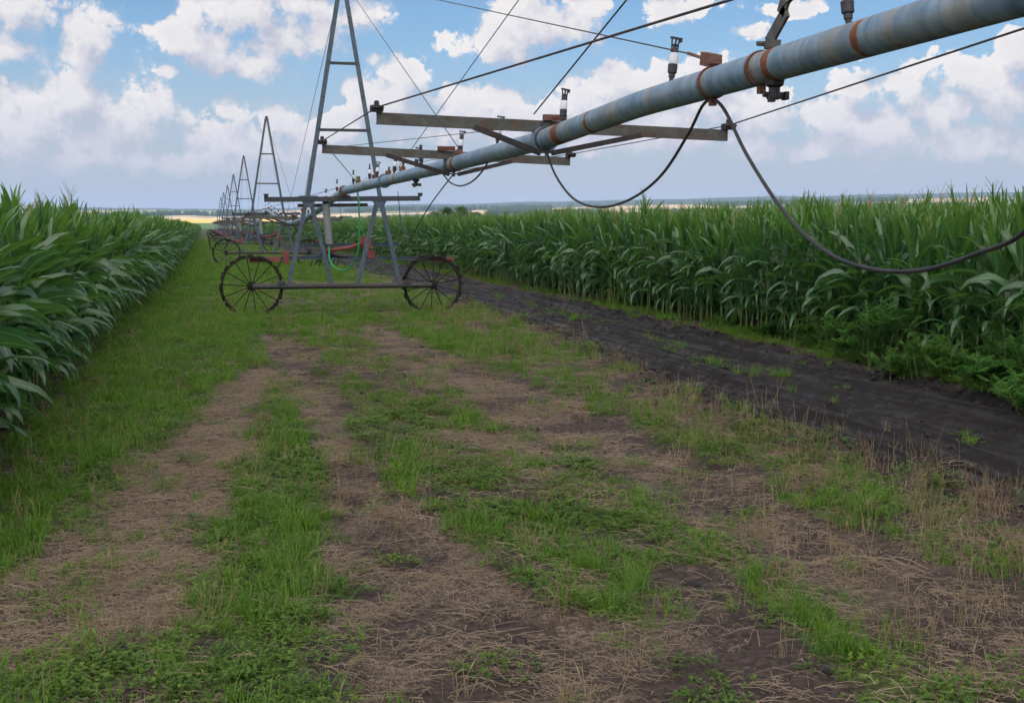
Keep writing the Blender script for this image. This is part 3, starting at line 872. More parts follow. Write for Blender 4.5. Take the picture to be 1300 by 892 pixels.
def stem_tuft(i):
    rng = np.random.default_rng(800 + i); parts = []
    for k in range(9):
        a = rng.random() * 6.28; r = 0.08 * rng.random(); c = np.array([r * math.cos(a), r * math.sin(a), -0.005])
        t = rng.random() * 6.28; h = 0.05 + 0.17 * rng.random() ** 2; ln = rng.random() * 0.5
        e = c + [h * ln * math.cos(t), h * ln * math.sin(t), h]
        parts.append(stick(c, e, 0.0015, 0.001, 4))
        if rng.random() < 0.4:
            parts.append(ribbon(c + (e - c) * 0.6, rng.random() * 6.28, 0.5, 1.2, 0.07, 0.004, 3, 0.3, 0, rng))
    return np_mesh('stem_tuft', *join(parts), mat=M_STEM)


def clod(i):
    rng = np.random.default_rng(900 + i)
    u, v = np.meshgrid(np.linspace(0, 2 * np.pi, 9, endpoint=False), np.linspace(0.05, np.pi - 0.05, 6))
    D = np.stack([np.cos(u) * np.sin(v), np.sin(u) * np.sin(v), 0.65 * np.cos(v)], -1)
    V = D * (0.7 + 0.5 * rng.random(u.shape))[..., None] * 0.03
    ii = np.arange(5)[:, None] * 9; jj = np.arange(9)[None, :]
    F = np.stack([ii + jj, ii + 9 + jj, ii + 9 + (jj + 1) % 9, ii + (jj + 1) % 9], -1).reshape(-1, 4)
    return np_mesh('clod', V.reshape(-1, 3), F, mat=M_CLOD)


m, t, out = mat_new('dark_clod')
co = t.new('ShaderNodeTexCoord').outputs['Object']
principled(t, out, t.mix(t.noise(co, 30, 4, 0.6), (0.007, 0.006, 0.0055), (0.026, 0.020, 0.017)), 0.9)
M_CLOD = m

C_GRASS = proto_collection('grass_kinds', [grass_tuft(i) for i in range(6)])
C_WEED = proto_collection('weed_kinds', [weed_patch(i) for i in range(5)])
C_STRAW = proto_collection('straw_kinds', [straw_bunch(i) for i in range(6)])
C_STEM = proto_collection('stem_kinds', [stem_tuft(i) for i in range(5)])
C_CLOD = proto_collection('clod_kinds', [clod(i) for i in range(4)])


def strew(name, P2, coll, kinds, smin, smax, label, cat, growth=0.0, tilt=0.08, sink=0.0):
    n = len(P2); z = height(P2[:, 0], P2[:, 1]) - sink
    s = (smin + (smax - smin) * RNG.random(n)) * (1 + growth * np.clip(P2[:, 1] - 8, 0, 60) / 20)
    rot = np.stack([RNG.normal(0, tilt, n), RNG.normal(0, tilt, n), RNG.random(n) * 6.28], 1)
    o = scatter(name, np.column_stack([P2, z]), rot, s, RNG.integers(0, kinds, n), coll)
    tag(o, label, cat, kind='stuff'); print(name, n)


def tall(x, y): return fbm(x * 1.7 + 5, y * 1.3 + 2, 3)
fg = lambda x, y: weights(x, y)[0] * sst(tall(x, y) + 0.10 * (1 - sst(x, 0.4, 1.2)) - 0.05 * sst(x, 1.2, 2) * (1 - sst(y, 13, 20)) + 0.06 * sst(y, 12, 18), 0.38, 0.62)
gp = np.concatenate([cover_points(270, 3.6, 12, fg), cover_points(130, 12, 26, fg), cover_points(55, 26, 60, fg), cover_points(10, 60, 160, fg)])
strew('grass', gp, C_GRASS, 6, 0.42, 1.08, 'short fresh green grass growing in tufts along the lane', 'grass', 0.25)
fw = lambda x, y: weights(x, y)[0] * (1 - 0.75 * sst(tall(x, y), 0.42, 0.6)) * (1 - sst(y, 14, 24) * 0.6)
wp_ = np.concatenate([cover_points(170, 3.6, 12, fw), cover_points(70, 12, 28, fw)])
strew('low_weeds', wp_, C_WEED, 5, 0.6, 1.3, 'low small-leaved green weeds creeping over the bare soil', 'weeds', 0.3)
fst = lambda x, y: np.maximum(weights(x, y)[1], 0.14 * (1 - weights(x, y)[2]))
sp_ = np.concatenate([cover_points(85, 3.6, 10, fst, -1.9, 6), cover_points(45, 10, 20, fst, -1.9, 6), cover_points(22, 20, 40, fst, -1.9, 6)])
strew('straw_litter', sp_, C_STRAW, 6, 0.7, 1.4, 'cut dry straw lying in strips on the brown soil', 'straw', 0.25, 0.05)
def fsm(x, y):
    g, s, mu = weights(x, y)
    return (0.14 + 0.42 * sst(x, 3.4, 4.4)) * (1 - mu) * (1 - sst(x, 5.6, 6.0)) * sst(fbm(x * 2, y * 2 + 50, 3), 0.4, 0.6)
tp = np.concatenate([cover_points(85, 3.8, 12, fsm, -1.5, 6.2), cover_points(36, 12, 26, fsm, -1.5, 6.4)])
strew('dry_stems', tp, C_STEM, 5, 0.7, 1.4, 'thin dry brown stems standing among the grass', 'dry stems', 0.2)
def fcl(x, y):
    L, Rr = road_edges(y)
    return np.exp(-((x - L - 0.02) / 0.22) ** 2) + 0.6 * np.exp(-((x - Rr) / 0.2) ** 2) + 0.10 * ((x > L) & (x < Rr)) + 0.02
cp = np.concatenate([cover_points(90, 4, 14, fcl, -1.5, 8.6), cover_points(50, 14, 30, fcl, -1.5, 8.8)])
strew('mud_clods', cp, C_CLOD, 4, 0.25, 1.4, 'dark crumbly mud clods along the edges of the wheel track', 'mud', 0.1, 0.4)


# ------------------------------------------------------------------ weeds at the foot of the right corn
def bush_meshes(i, hgt, wid, n):
    rng = np.random.default_rng(1000 + i); stems, lv = [], []
    wpf = lambda s: np.sin(np.pi * np.clip(s * 0.95 + 0.05, 0, 1)) ** 0.8
    for k in range(n):
        a = rng.random() * 6.28; le = rng.random() ** 0.7
        base = np.array([0.18 * wid * rng.normal(), 0.18 * wid * rng.normal(), -0.02])
        top = base + [wid * 0.5 * le * math.cos(a), wid * 0.5 * le * math.sin(a), hgt * (0.6 + 0.45 * rng.random()) * (1 - 0.45 * le ** 2)]
        mid = (base + top) / 2 + [0, 0, 0.12 * hgt]
        stems += [stick(base, mid, 0.005, 0.004, 4), stick(mid, top, 0.004, 0.002, 4)]
        for q in range(9):                                   # feathery side leaves
            u = 0.2 + 0.8 * (q + rng.random()) / 9
            p = mid + (top - mid) * (u - 0.5) * 2 if u > 0.5 else base + (mid - base) * u * 2
            az = rng.random() * 6.28; ln = 0.10 + 0.09 * rng.random(); el = 0.2 + 0.5 * rng.random()
            d = np.array([math.cos(az) * math.cos(el), math.sin(az) * math.cos(el), math.sin(el)])
            for j in range(5):
                b = p + d * ln * (j + 0.6) / 5
                for sg in (-1, 1):
                    lv.append(ribbon(b, az + sg * (1.0 - 0.1 * j), 1.15, 0.6, 0.075 * (1.1 - 0.12 * j), 0.026, 2, 0.2, 0, rng, wprof=wpf))
    return np_mesh('weed_stem', *join(stems), mat=M_STALK), np_mesh('weed_foliage', *join(lv), smooth=True, mat=M_BUSH)


BUSH = [bush_meshes(0, 1.0, 0.95, 34), bush_meshes(1, 0.5, 0.8, 24), bush_meshes(2, 0.32, 0.7, 18)]
BLAB = {0: 'tall feathery green weed bush growing up against the corn stalks', 1: 'knee-high feathery green weed bush at the foot of the right corn', 2: 'small low green weed clump between the mud track and the right corn'}
for (px, py, k, s) in [(1070, 468, 0, 1.25), (1010, 452, 0, .8), (1120, 492, 0, .8), (1230, 505, 0, .95), (1290, 512, 0, 1.0), (1180, 494, 1, 1.1), (1150, 478, 1, 1.0), (1100, 486, 1, .9), (1260, 522, 1, 1.0), (1325, 530, 0, 1.1),
                       (880, 408, 1, 1.0), (905, 418, 2, 1.2), (990, 440, 1, .9), (720, 376, 1, 1.1), (770, 388, 1, .9), (650, 362, 1, 1.3), (690, 370, 2, 1.4), (940, 430, 2, 1.0), (1040, 462, 1, 1.0), (1200, 512, 2, 1.2), (830, 398, 2, 1.2), (1285, 535, 2, 1.1), (615, 352, 1, 1.4), (800, 393, 2, 1.3)]:
    g = gnd(px, py)
    g[0] += 0.45 if k else 0.6
    r = thing('weed_bush', BLAB[k], 'weed', (g[0], g[1], float(height(g[0], g[1]))), RNG.random() * 6.28, ['tall weed bushes by the right corn', 'knee-high weed bushes by the right corn', 'low weed clumps by the right corn'][k])
    s *= 0.86; r.scale = (s, s, s)
    link('stems', BUSH[k][0], r); link('foliage', BUSH[k][1], r)


# ------------------------------------------------------------------ irrigation machine
X0 = 2.79            # line of the pipe
TOWERS = [25.0, 57.0, 89.0, 121.0, 153.0, 185.0, 217.0]
PIPE_Z = 2.52
RP = 0.084


def pipe_mesh(name, pts, ys_rust, step=0.05, seg=24, r=RP):
    pts = np.array(pts, float)
    L = np.concatenate([[0], np.cumsum(np.linalg.norm(np.diff(pts, axis=0), axis=1))])
    n = max(3, int(L[-1] / step)); s = np.linspace(0, L[-1], n)
    C = np.stack([np.interp(s, L, pts[:, k]) for k in range(3)], 1)
    k = max(3, int(0.5 / step)) | 1
    if n > 3 * k:        # ease the kinks
        pad = np.concatenate([np.repeat(C[:1], k // 2, 0), C, np.repeat(C[-1:], k // 2, 0)])
        Cs = np.stack([np.convolve(pad[:, q], np.ones(k) / k, 'valid') for q in range(3)], 1)
        Cs[0], Cs[-1] = C[0], C[-1]; Cs[:, 1] = C[:, 1]; C = Cs
    a = np.arange(seg) * 2 * np.pi / seg
    ring = np.stack([np.cos(a), 0 * a, np.sin(a)], 1) * r
    V = (C[:, None, :] + ring[None]).reshape(-1, 3)
    i = np.arange(n - 1)[:, None] * seg; j = np.arange(seg)[None, :]
    F = np.stack([i + j, i + (j + 1) % seg, i + seg + (j + 1) % seg, i + seg + j], -1).reshape(-1, 4)
    me = np_mesh(name, V, F, smooth=True, mat=M_PIPE)
    ru = np.zeros(n)
    for (yy, w, am) in ys_rust: ru = np.maximum(ru, am * np.exp(-((C[:, 1] - yy) / w) ** 2))
    at = me.attributes.new('rust', 'FLOAT', 'POINT')
    at.data.foreach_set('value', np.repeat(ru, seg).astype(np.float32))
    return me


def flange(mb, y, x=0, z=0, r=RP + 0.03, w=0.03):
    mb.lathe([(RP + 0.002, y - w), (r, y - w), (r, y - 0.004), (r, y + 0.004), (r, y + w), (RP + 0.002, y + w)], (x, 0, z), 'Y', 22)
    for k in range(8):
        a = 2 * math.pi * (k + 0.5) / 8
        mb.tube([(x + (r - 0.012) * math.cos(a), y - w - 0.012, z + (r - 0.012) * math.sin(a)), (x + (r - 0.012) * math.cos(a), y + w + 0.012, z + (r - 0.012) * math.sin(a))], 0.007, 6)


SPR = None
def sprinkler(parent, loc, rz=0.0, tilt=(0, 0)):
    """riser, milky sleeve and a swinging head, on the crown of the pipe"""
    global SPR
    if SPR is None:
        base = MB().lathe([(0.014, -0.03), (0.014, 0.02), (0.02, 0.022), (0.02, 0.045), (0.028, 0.05), (0.030, 0.10), (0.022, 0.11), (0.016, 0.112)]).mesh('sprinkler_body', M_PLASTIC, True)
        sleeve = MB().lathe([(0.026, 0.10), (0.030, 0.115), (0.029, 0.15), (0.020, 0.175), (0.016, 0.178)]).mesh('sleeve', M_WHITEP, True)
        h = MB().lathe([(0.012, 0.175), (0.024, 0.18), (0.024, 0.192), (0.013, 0.196), (0.011, 0.215), (0.02, 0.218), (0.02, 0.226), (0.008, 0.23)])
        h.bar((0.019, 0, 0.19), (0.024, 0, 0.262), 0.008, 0.008, (0, 1, 0)).bar((-0.019, 0, 0.19), (-0.024, 0, 0.262), 0.008, 0.008, (0, 1, 0))
        h.bar((-0.034, 0, 0.265), (0.034, 0, 0.265), 0.016, 0.012).box((0.034, 0, 0.258), (0.014, 0.022, 0.026)).bar((0, 0, 0.226), (0.006, 0.004, 0.262), 0.01, 0.01, (0, 1, 0))
        SPR = (base, sleeve, h.mesh('sprinkler_head', M_PLASTIC, True))
    o = link('sprinkler', SPR[0], parent); o.location = loc; o.rotation_euler = (tilt[0], tilt[1], rz)
    link('sleeve', SPR[1], o); link('nozzle', SPR[2], o)
    return o


def outrigger(parent, y, zc, pl, pr, brace=0.78):
    """cross arm on top of the pipe (ends pl, pr relative to the span) with a V brace under it"""
    a, b = Vector(pl), Vector(pr)
    mb = MB().channel(a, b, 0.095, 0.05, 0.008, flip=-1)
    o = mb.build('outrigger', M_ANGLE, parent)
    c = (a + b) / 2
    for s, e in ((-1, a), (1, b)):
        d = (e - c)
        p = c + d * (brace / d.length) + Vector((0, -0.03, -0.035))
        MB().angle((s * 0.05, y - 0.035, zc - RP - 0.035), p, 0.045, 0.006).build('brace', M_DARK, o)
        cl = MB().box(e + Vector((0.0, -0.01, 0.075)), (0.10, 0.09, 0.05)).lathe([(0.014, 0.09), (0.022, 0.10), (0.022, 0.13), (0.014, 0.14)], e + Vector((0, -0.01, 0.0)), seg=8)
        cl.tube([e + Vector((-0.05, -0.065, 0.08)), e + Vector((0.05, -0.065, 0.08))], 0.012, 8)
        cl.build('cable_clamp', M_DARK, o)
    br = MB()
    br.box((0, y - 0.055, zc - 0.01), (0.03, 0.012, 0.27)).box((0, y + 0.045, zc + 0.02), (0.2, 0.012, 0.2)).box((0, y - 0.02, zc - RP - 0.028), (0.16, 0.10, 0.012))
    br.lathe([(RP + 0.002, y - 0.035), (RP + 0.012, y - 0.035), (RP + 0.012, y + 0.035), (RP + 0.002, y + 0.035)], (0, 0, zc), 'Y', 22)
    br.build('saddle', M_ANGLE, o)
    MB().box(c + Vector((-0.04, -0.02, 0.075)), (0.2, 0.05, 0.05)).tube([c + Vector((-0.05, -0.07, 0.08)), c + Vector((-0.05, 0.05, 0.08))], 0.012, 8).build('bracket', M_BROWN, o)
    return o


def cable(parent, pts, r=0.006, mat=None, name='stay_cable', seg=6):
    return MB().tube(pts, r, seg).build(name, mat or M_CABLE, parent, True)


def smooth_path(pts, n=40):
    P = np.array(pts, float); t = np.concatenate([[0], np.cumsum(np.linalg.norm(np.diff(P, axis=0), axis=1) ** 0.5)])
    u = np.linspace(0, t[-1], n); out = []
    # Catmull-Rom through the points
    for x in u:
        i = min(max(np.searchsorted(t, x) - 1, 0), len(P) - 2)
        p0, p1, p2, p3 = P[max(i - 1, 0)], P[i], P[i + 1], P[min(i + 2, len(P) - 1)]
        f = (x - t[i]) / (t[i + 1] - t[i]); h = t[i + 1] - t[i]
        m1 = (p2 - p0) / (t[i + 1] - t[max(i - 1, 0)]) * h; m2 = (p3 - p1) / (t[min(i + 2, len(P) - 1)] - t[i]) * h
        out.append((2 * f ** 3 - 3 * f ** 2 + 1) * p1 + (f ** 3 - 2 * f ** 2 + f) * m1 + (-2 * f ** 3 + 3 * f ** 2) * p2 + (f ** 3 - f ** 2) * m2)
    return [tuple(p) for p in out]


# --- towers -------------------------------------------------------------
APEX = 6.68
WHEEL_CACHE = []
def wheel(parent, x, y, z, R=0.605):
    if not WHEEL_CACHE:
        w = 0.075
        rim = MB().lathe([(R - 0.035, -w), (R, -w), (R, w), (R - 0.035, w), (R - 0.035, -w)], axis='Y', seg=40, cap=False)
        rng = random.Random(5)
        for k in range(20):                                  # earth-caked cleats
            a = 2 * math.pi * k / 20 + rng.uniform(-.02, .02)
            rim.box(((R + 0.012) * math.cos(a), rng.uniform(-.01, .01), (R + 0.012) * math.sin(a)), (0.04 + rng.uniform(-.01, .012), 0.18, 0.035), Matrix.Rotation(-a, 3, 'Y') @ Matrix.Rotation(0.5, 3, 'X'))
        for k in range(60):
            a = rng.uniform(0, 6.28); s = rng.uniform(.02, .05)
            rim.box(((R + 0.006) * math.cos(a), rng.uniform(-.07, .07), (R + 0.006) * math.sin(a)), (s, s * 1.3, s * 1.4), Matrix.Rotation(a * 3, 3, (0.3, 1, 0.2)))
        hub = MB().lathe([(0.03, -0.16), (0.055, -0.15), (0.055, -0.09), (0.085, -0.085), (0.09, -0.06), (0.06, -0.04), (0.06, 0.04), (0.09, 0.06), (0.085, 0.085), (0.05, 0.09)], axis='Y', seg=18)
        for k in range(8):
            a = 2 * math.pi * k / 8
            hub.box((0.095 * math.cos(a), -0.09, 0.095 * math.sin(a)), (0.03, 0.03, 0.03))
        sp = MB().tube([(0.08, 0, 0), (R - 0.015, 0, 0)], 0.0105, 6)
        WHEEL_CACHE.extend([rim.mesh('wheel_rim', M_WHEEL), hub.mesh('wheel_hub', M_WHEEL, True), sp.mesh('wheel_spoke', M_WHEEL, True)])
    o = link('wheel', WHEEL_CACHE[0], parent); o.location = (x, y, z); o.rotation_euler = (0, random.uniform(0, 6), 0)
    h = link('hub', WHEEL_CACHE[1], o)
    for k in range(14):
        s = link('spoke', WHEEL_CACHE[2], o); a = 2 * math.pi * k / 14
        s.location = (0, 0.045 * (-1) ** k, 0); s.rotation_euler = (0, a, 0)
    return o


def make_tower(first):
    t = thing('irrigation_tower', 'x', 'irrigation tower', (0, 0, 0))
    up = (0, 1, 0)
    for s in (-1, 1):
        MB().angle((s * 0.74, 0, 2.34), (s * 0.035, 0, APEX), 0.09, 0.014, up, s).build('upper_leg', M_LEG, t)
        for x1, x2 in ((s * 0.75, s * 1.13), (s * 0.69, s * 0.27)):
            MB().angle((x1, 0.01, 2.36), (x2, 0.01, 0.63), 0.085, 0.014, up, s).build('lower_leg', M_LEG, t)
        MB().prof((s * 0.72, -0.062, 2.34), (s * 0.72, -0.05, 2.34), [(-0.2, 0.07), (-0.07, -0.17), (0.07, -0.17), (0.2, 0.07)]).build('gusset', M_LEG, t)
        for z, x in ((2.95, .63), (3.75, .505), (4.4, .40), (5.1, .285)):
            MB().tube([(s * x, -0.075, z), (s * x, 0.05, z)], 0.014, 6).build('bolt', M_DARK, t)
    for z, hw in ((3.74, 0.50), (5.08, 0.285)):
        MB().angle((-hw, -0.02, z), (hw, -0.02, z), 0.06, 0.01).build('cross_bar', M_DARKBLUE, t)
    MB().box((0, 0, APEX + 0.03), (0.13, 0.07, 0.16)).tube([(0, -0.09, APEX + 0.05), (0, 0.09, APEX + 0.05)], 0.02, 8).build('apex_cap', M_LEG, t)
    MB().channel((-1.6, -0.075, 2.33), (1.56, -0.075, 2.37), 0.10, 0.06, 0.01, flip=-1).build('support_beam', M_DARKBLUE, t)
    for s, z in ((-1, 2.33), (1, 2.37)):
        MB().box((s * 1.56, -0.08, z + 0.07), (0.08, 0.08, 0.05)).tube([(s * 1.56 - 0.05, -0.08, z + 0.1), (s * 1.56 + 0.05, -0.08, z + 0.1)], 0.014, 8).build('cable_clamp', M_DARK, t)
    MB().channel((-0.9, 0.5, 2.22), (0.55, 0.5, 2.24), 0.07, 0.05, 0.01).build('rear_beam', M_ANGLE, t)
    MB().tube([(-1.84, 0, 0.585), (1.80, 0, 0.575)], 0.056, 14).build('axle_beam', M_AXLE, t, True)
    for s, z in ((-1, 0.585), (1, 0.575)):
        MB().box((s * 1.28, -0.01, z + 0.075), (0.16, 0.13, 0.06)).build('leg_shoe', M_AXLE, t)
        wheel(t, s * 1.86, 0.09 + 0.1, z)
    # push bars with faded red ends, just behind the wheels
    pb = MB().channel((-1.85, 0.32, 1.13), (-0.2, 0.32, 1.16), 0.07, 0.05, 0.01).build('push_bar', M_LEG, t)
    MB().box((-1.58, 0.30, 1.115), (0.62, 0.10, 0.09), Matrix.Rotation(-0.03, 3, 'Y')).build('bar_end', M_RED, pb)
    MB().box((-1.16, 0.30, 1.16), (0.11, 0.14, 0.26)).build('clamp_block', M_RED, pb)
    pb = MB().channel((-0.3, 0.32, 1.17), (2.3, 0.32, 1.10), 0.07, 0.05, 0.01).build('push_bar', M_LEG, t)
    MB().box((2.08, 0.30, 1.10), (0.5, 0.10, 0.09), Matrix.Rotation(0.03, 3, 'Y')).build('bar_end', M_RED, pb)
    MB().box((0.58, 0.30, 1.22), (0.15, 0.14, 0.16)).build('clamp_block', M_RED, pb)
    pb = MB().channel((-0.9, 0.45, 1.40), (1.2, 0.45, 1.42), 0.07, 0.05, 0.01).build('rear_bar', M_LEG, t)
    MB().box((0.50, 0.43, 1.46), (0.22, 0.16, 0.24)).build('clamp_block', M_RED, pb)
    MB().tube([(-0.42, 0.24, 1.28), (0.15, 0.24, 1.36), (0.38, 0.26, 1.45)], 0.036, 8).build('drive_lever', M_RED, t, True)
    MB().tube([(-0.36, 0.24, 1.27), (-0.1, 0.24, 1.18), (0.1, 0.24, 1.17)], 0.022, 8).build('lever_rod', M_DARK, t, True)
    for s in (-1, 1):                                        # mud scrapers over the wheels
        MB().bar((s * 1.25, 0.25, 1.10), (s * 1.36, 0.2, 0.93), 0.03, 0.02).build('scraper', M_DARK, t)
    ma = MB()
    for k in range(7): ma.bar((-0.62 + 0.09 * k, 0.34, 1.11), (-0.66 + 0.09 * k, 0.36, 0.98 + 0.02 * (k % 2)), 0.03, 0.015)
    ma.build('tines', M_DARK, t)
    cy = MB().lathe([(0.03, 0), (0.075, 0.01), (0.078, 0.78), (0.085, 0.785), (0.085, 0.83), (0.03, 0.84)], seg=16).build('hydraulic_cylinder', M_CYL, t, True)
    cy.location = (-0.30, 0.1, 1.42); cy.rotation_euler = (0, rad(-4), 0)
    MB().tube([(0, 0, -0.16), (0, 0, 0.02)], 0.022, 8).build('piston_rod', M_DARK, cy, True)
    MB().box((0, 0, 0.87), (0.12, 0.12, 0.08)).build('cylinder_mount', M_DARK, cy)
    # saddle that carries the pipe
    MB().box((0, -0.02, 2.415), (0.24, 0.16, 0.03)).lathe([(RP + 0.003, -0.05), (RP + 0.02, -0.05), (RP + 0.02, 0.05), (RP + 0.003, 0.05)], (0, 0, PIPE_Z), 'Y', 20).build('pipe_saddle', M_BROWN, t)
    # feed hose hanging in a loop from the pipe to the cylinder
    MB().tube(smooth_path([(0.03, -2.05, 2.45), (0.05, -2.05, 2.2), (0.06, -2.0, 1.7), (0.03, -1.9, 1.25), (-0.10, -1.5, 0.98), (-0.24, -0.8, 0.96), (-0.32, -0.2, 1.12), (-0.30, 0.08, 1.40)], 44), 0.016 if first else 0.012, 8).build('feed_hose', M_GREENHOSE if first else M_RUBBER, t, True)
    return t


def copy_tree(o, parent=None):
    c = o.copy(); COL.objects.link(c)
    if parent is not None: c.parent = parent
    for ch in list(o.children): copy_tree(ch, c)
    return c


ORD = ['nearest', 'second', 'third', 'fourth', 'fifth', 'sixth', 'farthest']
tw1 = make_tower(True)
tw1.location = (X0 - 0.03, TOWERS[0], 0)
tag(tw1, 'nearest and largest steel A-frame tower on spoked iron wheels with a bright green hose', 'irrigation tower', 'irrigation towers in the receding row')
tw2 = make_tower(False)
TL = {1: 'second A-frame irrigation tower, just behind the one with the green hose', 2: 'third A-frame irrigation tower along the receding pipe', 3: 'fourth A-frame irrigation tower along the receding pipe',
      4: 'fifth A-frame irrigation tower, small, near the end of the row', 5: 'sixth A-frame irrigation tower, tiny, last but one in the row', 6: 'farthest and smallest A-frame irrigation tower, last in the row'}
for i in range(1, 7):
    o = tw2 if i == 1 else copy_tree(tw2)
    o.location = (X0 - 0.03 + (0.05 if i == 1 else 0), TOWERS[i], 0); o.rotation_euler = (0, 0, random.uniform(-.02, .02))
    tag(o, TL[i], 'irrigation tower', 'irrigation towers in the receding row')

# --- the near span (from behind the camera to the first tower) ------------
def P(px, py, X=None, Y=None):
    p = onX(px, py, X) if X is not None else onY(px, py, Y)
    return (p[0] - X0, p[1], p[2])


sp = thing('irrigation_span', 'nearest span of thick grey water pipe with rust rings passing overhead to the first tower', 'irrigation pipe', (X0, 0, 0), 0, 'irrigation pipe spans')
zprof = [(-7.0, 2.56), (0.0, 2.60), (3.8, 2.615), (7.6, 2.60), (8.6, 2.57), (10.0, 2.525), (14.6, 2.51), (22.5, 2.52), (25.0, 2.52)]
pz = lambda y: float(np.interp(y, [a for a, _ in zprof], [b for _, b in zprof]))
Yof = lambda px, py: float(onX(px, py, X0)[1])
y_fl, y_c1, y_c2, y_r = Yof(696, 178), Yof(978, 80), Yof(905, 103), Yof(1105, 46)
rust = [(y_fl - 0.42, 0.11, 1.0), (y_fl - 1.25, 0.06, 0.75), (y_fl + 0.25, 0.08, 0.45), (y_c1 - 0.09, 0.045, 1.05), (y_c1 + 0.06, 0.08, 0.5), (y_r, 0.035, 0.85), (y_fl - 0.8, 0.16, 0.35), (13.6, 0.12, 0.75), (5.0, 0.12, 0.30), (y_fl + 2.0, 0.1, 0.4), (4.5, 0.05, 0.42), (6.4, 0.05, 0.4), (7.3, 0.07, 0.42), (8.0, 0.12, 0.36), (4.0, 0.1, 0.4), (18.0, 0.2, 0.5), (21.5, 0.2, 0.5)]
link('pipe', pipe_mesh('pipe', [(0, y, z) for y, z in zprof], rust, 0.03, 30), sp)
fl = MB()
for y in (y_fl + 0.12, 19.4, -3.0): flange(fl, y, 0, pz(y))
fl.build('flange', M_PIPE, sp, True)
for (y, mt) in ((y_c1 + 0.10, M_BROWN), (y_c2, M_BROWN)):
    c = MB().lathe([(RP + 0.001, y - 0.014), (RP + 0.009, y - 0.014), (RP + 0.009, y + 0.014), (RP + 0.001, y + 0.014)], (0, 0, pz(y)), 'Y', 26)
    c.box((0, y, pz(y) - RP - 0.022), (0.035, 0.035, 0.045)).build('clamp', mt, sp)
# drain valves under the pipe
for y in (y_c1 - 0.05, Yof(528, 226)):
    z = pz(y) - RP
    MB().lathe([(0.05, 0.01), (0.045, -0.02), (0.028, -0.03), (0.028, -0.06), (0.04, -0.065), (0.04, -0.085), (0.02, -0.09)], (0, y, z), seg=14).tube([(-0.06, y, z - 0.065), (0.06, y, z - 0.065)], 0.014, 8).box((0.06, y, z - 0.07), (0.02, 0.05, 0.04)).box((-0.03, y - 0.03, z - 0.09), (0.03, 0.03, 0.03)).build('drain_valve', M_DARK, sp, True)
# sprinklers along the crown
for px, py in [(1077, 48), (852, 108), (714, 160), (631, 190), (583, 200), (528, 215), (500, 225), (478, 233)]:
    y = Yof(px, py)
    sprinkler(sp, (0.0, y, pz(y) + RP), RNG.normal(0, 0.5), (-0.05, 0.13))
for y in (-0.5, 2.3, 16.0, 21.2, 23.6):
    sprinkler(sp, (0.0, y, pz(y) + RP), RNG.random() * 6.28)
# cross arms
oL, oR = onY(478, 150, y_fl + 0.1), onY(924, 172, y_fl + 0.1)
o1l, o1r = Vector((oL[0] - X0, oL[1], oL[2])), Vector((oR[0] - X0, oR[1], oR[2]))
outrigger(sp, y_fl + 0.1, pz(y_fl), o1l, o1r, 0.74)
y2 = Yof(575, 208)
oL, oR = onY(409, 189, y2), onY(724, 205, y2)
o2l, o2r = Vector((oL[0] - X0, oL[1], oL[2])), Vector((oR[0] - X0, oR[1], oR[2]))
outrigger(sp, y2, pz(y2), o2l, o2r, 0.74)
e = Vector((0, -0.01, 0.085))
# truss cables through the arm ends
far_l, far_r = Vector((-0.02, 22.9, pz(22.9) + RP + 0.02)), Vector((0.02, 20.8, pz(20.8) + 0.02))
cable(sp, [(-0.06, 0.0, 2.68), o1l + e], 0.0066, name='truss_cable')
cable(sp, [o1l + e, o2l + e], 0.0058, name='truss_cable')
cable(sp, [o2l + e, far_l], 0.006, name='truss_cable')
cable(sp, [(0.06, 0.0, 2.72), o1r + e], 0.006, name='truss_cable')
cable(sp, [o1r + e, o2r + e], 0.005, name='truss_cable')
cable(sp, [o2r + e, far_r], 0.005, name='truss_cable')
cable(sp, [o2l + Vector((0, -0.02, 0.0)), (o1r + o2r) / 2 * 0.0 + Vector((0.0, y_fl, pz(y_fl) + RP + 0.03))], 0.0035, name='signal_wire')
# stays from the tower tops
ap1 = Vector((-0.03, TOWERS[0] - 0.09, APEX + 0.05)); ap0 = Vector((-0.03, -7.0, APEX + 0.05))
yr = Yof(907, 72)
q1 = Vector((0, y_c2 + 0.05, pz(y_c2) + RP + 0.05)); q2 = Vector((0, Yof(582, 185), 2.68))
MB().box(q1, (0.05, 0.16, 0.075), Matrix.Rotation(0.22, 3, 'X')).box(q1 + Vector((0, -0.075, -0.008)), (0.07, 0.04, 0.05)).build('stay_bracket', M_BROWN, sp)
cable(sp, [ap1, q1 + Vector((0, 0.3, 0.075))], 0.005); cable(sp, [q1 + Vector((0, 0.32, 0.08)), q1 + Vector((0, 0.05, 0.01))], 0.010, M_BROWN, 'turnbuckle')
cable(sp, [ap1, q2], 0.0055)
MB().box(q2 + Vector((0, 0, -0.05)), (0.06, 0.2, 0.05)).build('stay_bracket', M_BROWN, sp)
cable(sp, [ap0, (-0.09, y_fl + 0.12, 2.74)], 0.0065)
cable(sp, [ap0, (0, Yof(502, 222), pz(18) + RP + 0.02)], 0.005)
pA = Vector((0, y_c1 + 0.03, pz(y_c1) + RP + 0.03)); pB = Vector((0.0, y_c1 - 0.17, pz(y_c1) + RP + 0.165))
MB().bar(pA, pB, 0.075, 0.016, (1, 0, 0)).bar(pB, pB + Vector((0.0, 0.07, 0.045)), 0.075, 0.016, (1, 0, 0)).tube([pA + Vector((-0.06, 0, 0)), pA + Vector((0.06, 0, 0))], 0.013, 8).box(pA + Vector((0, -0.05, -0.01)), (0.06, 0.07, 0.04)).build('stay_bracket', M_ANGLE, sp)
